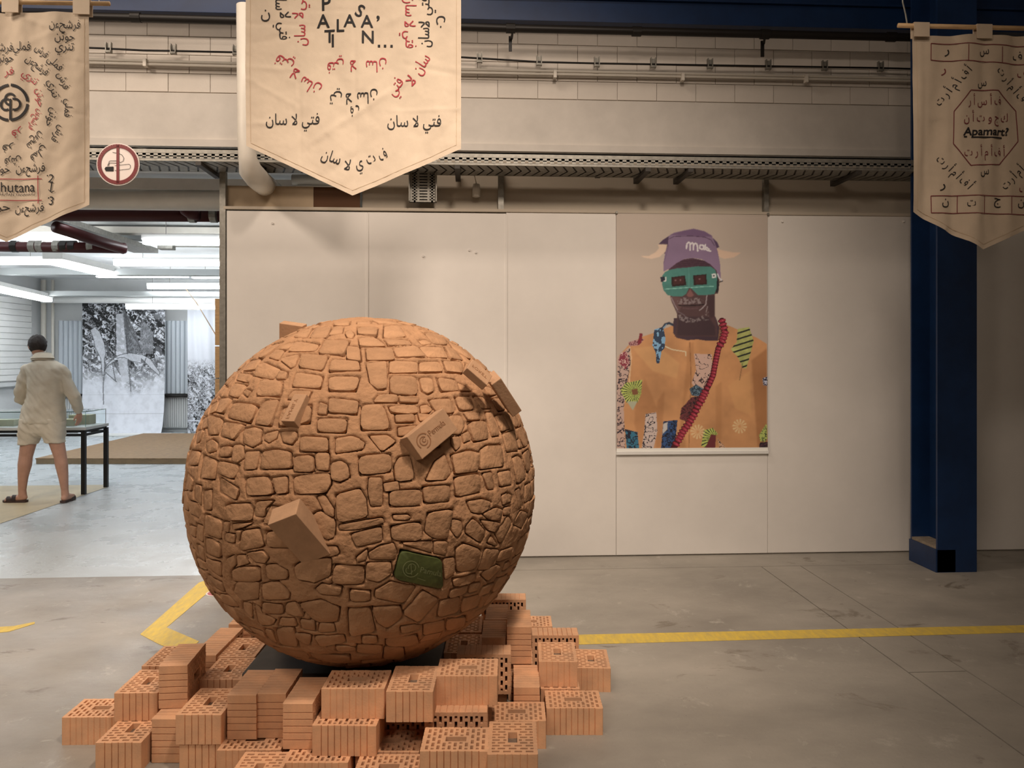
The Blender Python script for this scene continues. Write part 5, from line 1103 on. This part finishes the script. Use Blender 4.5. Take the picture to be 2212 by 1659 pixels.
for st_ in ([(738, 375), (742, 310), (770, 285), (790, 300), (788, 400)], [(790, 320), (820, 295), (840, 310), (836, 392)], [(840, 320), (868, 300), (890, 315), (900, 410)], [(985, 330), (935, 325), (925, 370), (960, 388), (985, 370), (985, 330), (992, 390)], [(1010, 320), (1012, 385), (1040, 400), (1085, 412)], [(1030, 360), (1060, 385)]): HLn(st_, 11, C(196, 176, 176))
# goggles
HLn([(1170, 760), (1185, 900), (1175, 990)], 18, C(24, 22, 24)); HLn([(1215, 855), (1255, 840)], 9, C(24, 20, 22)); HLn([(1185, 740), (1210, 800), (1245, 830)], 9, C(180, 165, 158))
HP([(480, 690), (600, 662), (760, 650), (900, 630), (1090, 636), (1150, 680), (1178, 760), (1170, 950), (1140, 1030), (1020, 1045), (900, 1045), (865, 1010), (805, 945), (775, 945), (730, 1030), (680, 1062), (560, 1066), (470, 1050), (410, 985), (388, 900), (390, 770), (430, 715)], C(62, 103, 88), tex=.2, s=16, seed=74)
HP([(518, 790), (715, 762), (738, 905), (526, 928)], C(34, 14, 14)); HP([(832, 762), (1025, 742), (1032, 892), (842, 905)], C(34, 14, 14)); HP([(545, 800), (695, 782), (710, 880), (550, 900)], C(62, 26, 24), al=.8, soft=2); HP([(860, 775), (1005, 758), (1010, 875), (865, 888)], C(62, 26, 24), al=.8, soft=2)
for ex, ey in ((580, 835), (650, 832), (925, 815)): put(np.hypot(Hx-ex, Hy-ey) < 12, C(130, 90, 84), al=.7)
HLn([(425, 962), (600, 950), (780, 935)], 5, C(120, 160, 138)); HLn([(800, 940), (960, 925), (1130, 918)], 5, C(120, 160, 138)); HLn([(770, 660), (775, 930)], 5, C(84, 124, 108), al=.6)
HP([(362, 790), (420, 780), (432, 850), (372, 860)], C(30, 30, 40)); HLn([(440, 790), (440, 845), (415, 848)], 6, C(200, 190, 180)); HP([(1100, 738), (1160, 733), (1165, 795), (1106, 798)], C(190, 180, 165)); put(np.hypot(Hx-1132, Hy-766) < 12, C(40, 34, 34))
# beads
path = [(762, 715), (782, 790), (765, 850), (738, 900), (725, 960), (713, 1020), (702, 1080), (676, 1140), (650, 1190), (625, 1245), (597, 1290), (575, 1340), (540, 1400), (500, 1455), (470, 1510), (440, 1560)]
put(segdist(A, Bv, path) < 20, C(60, 14, 20), soft=0)
for (xa_, ya_), (xb_, yb_) in zip(path, path[1:]):
    L = math.hypot(xb_-xa_, yb_-ya_); n = max(1, round(L/24))
    for i in range(n):
        t = i/n; bx_, by_ = xa_+(xb_-xa_)*t, ya_+(yb_-ya_)*t; ux, uy = (xb_-xa_)/L, (yb_-ya_)/L; p_ = (A-bx_)*ux+(Bv-by_)*uy; q_ = -(A-bx_)*uy+(Bv-by_)*ux; wq = 28 if by_ > 1180 or by_ < 900 else 20
        put((p_/12.5)**2+(q_/wq)**2 < 1, C(74, 16, 22), soft=0); put((p_/9.5)**2+((q_+3)/(wq*.85))**2 < 1, C(134, 36, 46), soft=0); put((np.abs(p_) < 2.2) & (np.abs(q_+6) < wq*.3), C(196, 92, 96), al=.6, soft=0)
# print edge
img[Y > 968.5] = C(205, 182, 160); img[Bv < 18] *= .97
M['poster'] = vcmat('poster_print', .55)
pa, pb = PY(1331.5, 981, YW-.012), PY(1658.5, 464, YW-.012)
po = empty('portrait_poster', (pa.x, YW-.012, pa.z), 0, 'tall portrait print of a man in a purple horned beanie and green goggles', 'poster')
w_, h_ = pb.x-pa.x, pb.z-pa.z
def pf2(u, v): return u*w_, .004-.010*np.exp(-v*14)-.002*np.sin(u*3.1), v*h_
build_grid('print', M['poster'], X.shape[1], X.shape[0], pf2, np.clip(img*.95, 0, 1), po)
MB().box((-.002, -.016, -.004), (w_+.002, .006, .022), bev=.002).build('bottom_rail', M['white'], po)
for u in (.0, w_): MB().tube([(u, -.004, h_+.005), (u, -.014, h_+.005)], .010, 8).build('push_pin', M['galv'], po)
# ================================================================== PERSON
PD = 8.43
def pp(px, py, dd=0):                # figure point: photograph pixel scaled at the figure's distance, dd metres further away
    return Vector((RGT*((px-92)*PD/FPX)) + FWD*dd + Vector((0, 0, EYE+(HY-py)*PD/FPX)))
feet = P(92, 1085, PD)
man = empty('person', (feet.x, feet.y, 0), 0, 'man seen from behind in a khaki shirt and shorts bending over the display table', 'person')
def solid(mb, name, m, voxel, it=6, disp=None, parent=None, label=None):
    me = bpy.data.meshes.new(name); me.from_pydata([tuple(v) for v in mb.v], [], mb.f)
    bm = bmesh.new(); bm.from_mesh(me); bmesh.ops.recalc_face_normals(bm, faces=bm.faces[:]); bm.to_mesh(me); bm.free()
    o = bpy.data.objects.new(name+'_src', me); COL.objects.link(o)
    r = o.modifiers.new('r', 'REMESH'); r.mode = 'VOXEL'; r.voxel_size = voxel
    s = o.modifiers.new('s', 'SMOOTH'); s.iterations = it; s.factor = .5
    bpy.context.view_layer.update(); dg = bpy.context.evaluated_depsgraph_get(); e = o.evaluated_get(dg); out = bpy.data.meshes.new_from_object(e)
    COL.objects.unlink(o); bpy.data.objects.remove(o); out.name = name
    if disp:
        nn = [v.normal.copy() for v in out.vertices]
        for v, n in zip(out.vertices, nn): v.co = v.co+n*disp(v.co)
    out.materials.clear(); out.materials.append(m); out.polygons.foreach_set('use_smooth', [True]*len(out.polygons))
    q = newobj(name, out, parent); return tag(q, label)
def ball_(mb, c, rx, ry=None, rz=None, rot=None, n=16):
    ry = ry or rx; rz = rz or rx; vs = []; 
    for i in range(1, n):
        for j in range(2*n):
            t = math.pi*i/n; p = math.pi*j/n; v = Vector((rx*math.sin(t)*math.cos(p), ry*math.sin(t)*math.sin(p), rz*math.cos(t))); vs.append((rot @ v if rot else v)+c)
    top = Vector((0, 0, rz)); vs += [(rot @ top if rot else top)+c, (rot @ -top if rot else -top)+c]; N_ = 2*n; fs = [(i*N_+j, i*N_+(j+1) % N_, (i+1)*N_+(j+1) % N_, (i+1)*N_+j) for i in range(n-2) for j in range(N_)]
    fs += [(len(vs)-2, (j+1) % N_, j) for j in range(N_)]+[(len(vs)-1, (n-2)*N_+j, (n-2)*N_+(j+1) % N_) for j in range(N_)]; mb.add(vs, fs)
def limb(mb, pts):
    P_ = [Vector(p[0]) for p in pts]; R__ = [p[1] for p in pts]; mb.tube(P_, R__, 16)
    for p, r in ((P_[0], R__[0]), (P_[-1], R__[-1])): ball_(mb, p, r, n=8)
M['skin'] = mat('skin', (.50, .29, .215), .55, var=.10, vscale=12, spec=.3)
b = MB(); FW = .0
# legs
limb(b, [(pp(70, 915), .085), (pp(63, 950), .082), (pp(56, 985), .068), (pp(55, 1003, -.01), .070), (pp(51, 1030, -.01), .052), (pp(48, 1058), .040), (pp(49, 1070), .042)])
limb(b, [(pp(114, 915), .085), (pp(121, 950), .080), (pp(130, 985), .064), (pp(134, 1003, -.01), .064), (pp(138, 1030, -.01), .050), (pp(140, 1058), .037), (pp(141, 1070), .040)])
limb(b, [(pp(52, 1074), .035), (pp(38, 1076), .036), (pp(24, 1078), .032), (pp(16, 1079), .026)])
limb(b, [(pp(141, 1075, -.02), .034), (pp(140, 1076, .08), .036), (pp(138, 1078, .17), .028)])
for k in range(5):
    limb(b, [(pp(18, 1079, .035-.018*k), .012), (pp(12.5+.8*k, 1080.5, .04-.02*k), .0115-.0008*k)])
    limb(b, [(pp(134+1.9*k, 1079, .17), .011), (pp(133.5+2*k, 1080, .215-.01*k), .0105)])
# trunk, neck
limb(b, [(pp(91, 915), .13), (pp(91, 880), .12), (pp(93, 830), .13), (pp(94, 800), .11)])
limb(b, [(pp(92, 790), .065), (pp(88, 775), .056), (pp(81, 762, .02), .056)])
# head: looks left, away and down
fd = (-RGT*.62+FWD*.72-Vector((0, 0, .30))).normalized(); sd = fd.cross(Vector((0, 0, 1))).normalized(); ud = sd.cross(fd).normalized(); HR = Matrix((sd, fd, ud)).transposed()
hc = pp(77, 746, .03)
ball_(b, hc, .078, .098, .108, HR)
ball_(b, hc+fd*.045-ud*.055, .052, .05, .055, HR); 
limb(b, [(hc+fd*.098+ud*.005, .009), (hc+fd*.122-ud*.028, .014)])
ball_(b, hc+fd*.098-ud*.062, .022, .012, .010, HR, 8)
for s in (-1, 1):
    ball_(b, hc+sd*s*.080-fd*.008-ud*.015, .010, .020, .030, HR, 8); ball_(b, hc+sd*s*.032+fd*.085+ud*.004, .013, .010, .009, HR, 8)
# arms
limb(b, [(pp(60, 801), .045), (pp(48, 835), .048), (pp(44, 862, .02), .042), (pp(52, 866, .13), .036), (pp(66, 872, .26), .027)])
limb(b, [(pp(133, 803), .045), (pp(148, 835), .048), (pp(159, 858, .0), .042), (pp(156, 878, .10), .034), (pp(152, 893, .17), .027)])
def hand(mb, w, dirn, palm, s):      # w wrist, dirn towards the fingers, palm normal, s side of the thumb
    dirn = dirn.normalized(); sx = dirn.cross(palm).normalized()*s; palm = palm.normalized(); c = w+dirn*.045
    R_h = Matrix((sx, dirn, palm)).transposed(); ball_(mb, c, .041, .052, .017, R_h, 10)
    for k, (off_, L1, L2, r) in enumerate(((-.029, .032, .036, .0085), (-.010, .038, .044, .009), (.009, .036, .041, .009), (.027, .028, .030, .0078))):
        a0 = c+dirn*.040-sx*off_; a1 = a0+dirn*L1+palm*.010; a2 = a1+(dirn*.7+palm*.7)*L2; limb(mb, [(a0, r*1.1), (a1, r), (a2, r*.85)])
    t0 = c+sx*.030-dirn*.018; t1 = t0+sx*.022+dirn*.028+palm*.010; limb(mb, [(t0, .012), (t1, .0105), (t1+dirn*.028+palm*.012-sx*.004, .009)])
hand(b, pp(152, 893, .17), Vector((0, 0, -1))+FWD*.25-RGT*.1, -RGT*.8+FWD*.3, -1)
hand(b, pp(66, 872, .26), RGT*.8+FWD*.5-Vector((0, 0, .2)), -FWD*.4-Vector((0, 0, .8)), 1)
body = solid(b, 'body', M['skin'], .0055, 5, None, man)
# hair
def hairmask(v):
    l = HR.transposed() @ (v-hc); return l
hb = MB(); ball_(hb, hc-fd*.014+ud*.010, .091, .102, .110, HR, 28)
keep = []
for f in hb.f:
    c = sum((Vector(hb.v[i]) for i in f), Vector())/len(f); l = hairmask(c)
    if l.z < -.075 or (l.y > .06 and l.z < .05) or (l.y > .03 and l.z < -.03): continue
    if (Vector((l.x, l.y+.02, 0)).length < .046 and l.z > .05): continue
    keep.append(f)
hb.f = keep; hb.m = [0]*len(keep)
M['hair'] = mat('dark_hair', (.022, .016, .014), .6, bump=.003, bscale=150)
hb.v = [tuple(Vector(v)+(Vector(v)-hc).normalized()*(.006*noise.noise(Vector(v)*60)+.004*noise.noise(Vector(v)*130))) for v in hb.v]
hb.build('hair', M['hair'], man, smooth=True, fix=False)
# shirt
M['khaki'] = mat('khaki_cotton', (.60, .55, .455), .85, var=.08, vscale=6, bump=.002, bscale=30, spec=.15)
M['khaki2'] = mat('khaki_shorts_cotton', (.64, .585, .49), .85, var=.07, vscale=6, bump=.002, bscale=30, spec=.15)
def loft(mb, rings, n=28):
    vs = []
    for py, xl, xr, dh, dd in rings:
        c = pp((xl+xr)/2, py, dd); w = (xr-xl)/2*PD/FPX
        for k in range(n):
            a = 2*math.pi*k/n; e = lambda t: math.copysign(abs(t)**.8, t); vs.append(c+RGT*(w*e(math.cos(a)))+FWD*(dh*e(math.sin(a))))
    fs = [(i*n+k, i*n+(k+1) % n, (i+1)*n+(k+1) % n, (i+1)*n+k) for i in range(len(rings)-1) for k in range(n)]+[tuple(range(n)), tuple((len(rings)-1)*n+k for k in range(n))[::-1]]
    mb.add(vs, fs)
s = MB()
loft(s, [(914, 46, 139, .150, 0), (905, 46, 139, .150, 0), (885, 50, 138, .145, 0), (860, 60, 138, .140, 0), (835, 64, 138, .140, 0), (812, 62, 140, .135, 0), (797, 53, 142, .115, 0), (788, 60, 134, .10, 0), (781, 72, 120, .085, 0), (776, 75, 108, .075, 0)])
limb(s, [(pp(59, 799), .068), (pp(52, 820, .0), .073), (pp(46, 845), .072), (pp(43, 862, .02), .066), (pp(47, 867, .08), .062), (pp(60, 870, .20), .048)])
limb(s, [(pp(134, 800), .068), (pp(142, 820), .068), (pp(151, 842), .066), (pp(158, 858, .01), .064), (pp(158, 872, .07), .060), (pp(154, 886, .14), .050)])
def wr_(k):
    def f(c):
        z = c.z; x = c.dot(RGT); return .010*noise.noise(Vector((x*9+k, c.y*6, z*13)))+.009*noise.noise(Vector((x*22+z*20, k, z*9)))-.009*abs(noise.noise(Vector((x*14+z*6, 3, z*4+k))))
    return f
shirt = solid(s, 'shirt', M['khaki'], .011, 4, wr_(2), man)
# collar
cm = MB(); n = 24; vs = []
for py, xl, xr, dh, dd in ((779, 69, 115, .088, .0), (770, 71, 110, .078, .01), (763, 74, 106, .072, .02), (766, 72, 108, .080, .02), (775, 67, 117, .094, .0)):
    c = pp((xl+xr)/2, py, dd); w = (xr-xl)/2*PD/FPX
    for k in range(n):
        a = 2*math.pi*k/n; vs.append(c+RGT*(w*math.cos(a))+FWD*(dh*math.sin(a))+Vector((0, 0, .012*math.sin(a+2.6))))
cm.add(vs, [(i*n+k, i*n+(k+1) % n, (i+1)*n+(k+1) % n, (i+1)*n+k) for i in range(4) for k in range(n)])
cm.build('collar', M['khaki2'], man, smooth=True)
s = MB()
loft(s, [(905, 48, 97, .135, 0), (925, 45, 96, .135, 0), (938, 43, 92, .120, 0), (950, 43, 84, .105, 0), (960, 43, 79, .100, 0)])
loft(s, [(905, 86, 137, .135, 0), (925, 89, 139, .135, 0), (938, 93, 139, .120, 0), (948, 98, 138, .105, 0), (956, 99, 138, .100, 0)])
loft(s, [(903, 47, 138, .145, 0), (920, 45, 140, .145, 0), (934, 47, 139, .135, 0), (940, 56, 130, .10, 0), (942, 70, 118, .06, 0)])
solid(s, 'shorts', M['khaki2'], .010, 3, wr_(7), man)
# sandals
M['sandal'] = mat('dark_leather', (.035, .022, .020), .5); M['sole'] = mat('sandal_sole', (.06, .035, .03), .6)
for k in (0, 1):
    q = MB()
    if k == 0: o0, ax, ay, L = pp(58, 1085), -RGT, FWD, .26
    else: o0, ax, ay, L = pp(141, 1085, -.05), (FWD-RGT*.12).normalized(), RGT, .27
    o0 = Vector((o0.x, o0.y, 0)); out = [(0, -.030), (.06, -.034), (.16, -.046), (L-.03, -.040), (L, -.012), (L, .015), (L-.04, .044), (.15, .046), (.06, .034), (0, .030), (-.012, 0)]
    vs = [o0+ax*x+ay*y+Vector((0, 0, z)) for z in (.002, .026) for x, y in out]; n = len(out)
    q.add(vs, [tuple(range(n)), tuple(range(n, 2*n))]+[(i, (i+1) % n, n+(i+1) % n, n+i) for i in range(n)])
    sn = empty('sandal', (0, 0, 0)); sn.parent = man; q.build('sole', M['sole'], sn)
    for x0, x1 in ((.11, .155), (.16, .215)):
        t = MB(); vs = []
        for x in (x0, x1):
            for j in range(9):
                a = math.pi*j/8; vs.append(o0+ax*(x+.012*math.cos(a))+ay*(.047*math.cos(a))+Vector((0, 0, .02+(.062 if x < .16 else .046)*math.sin(a))))
        t.add(vs, [(j, j+1, 10+j, 9+j) for j in range(8)]); t.build('strap', M['sandal'], sn, smooth=True)
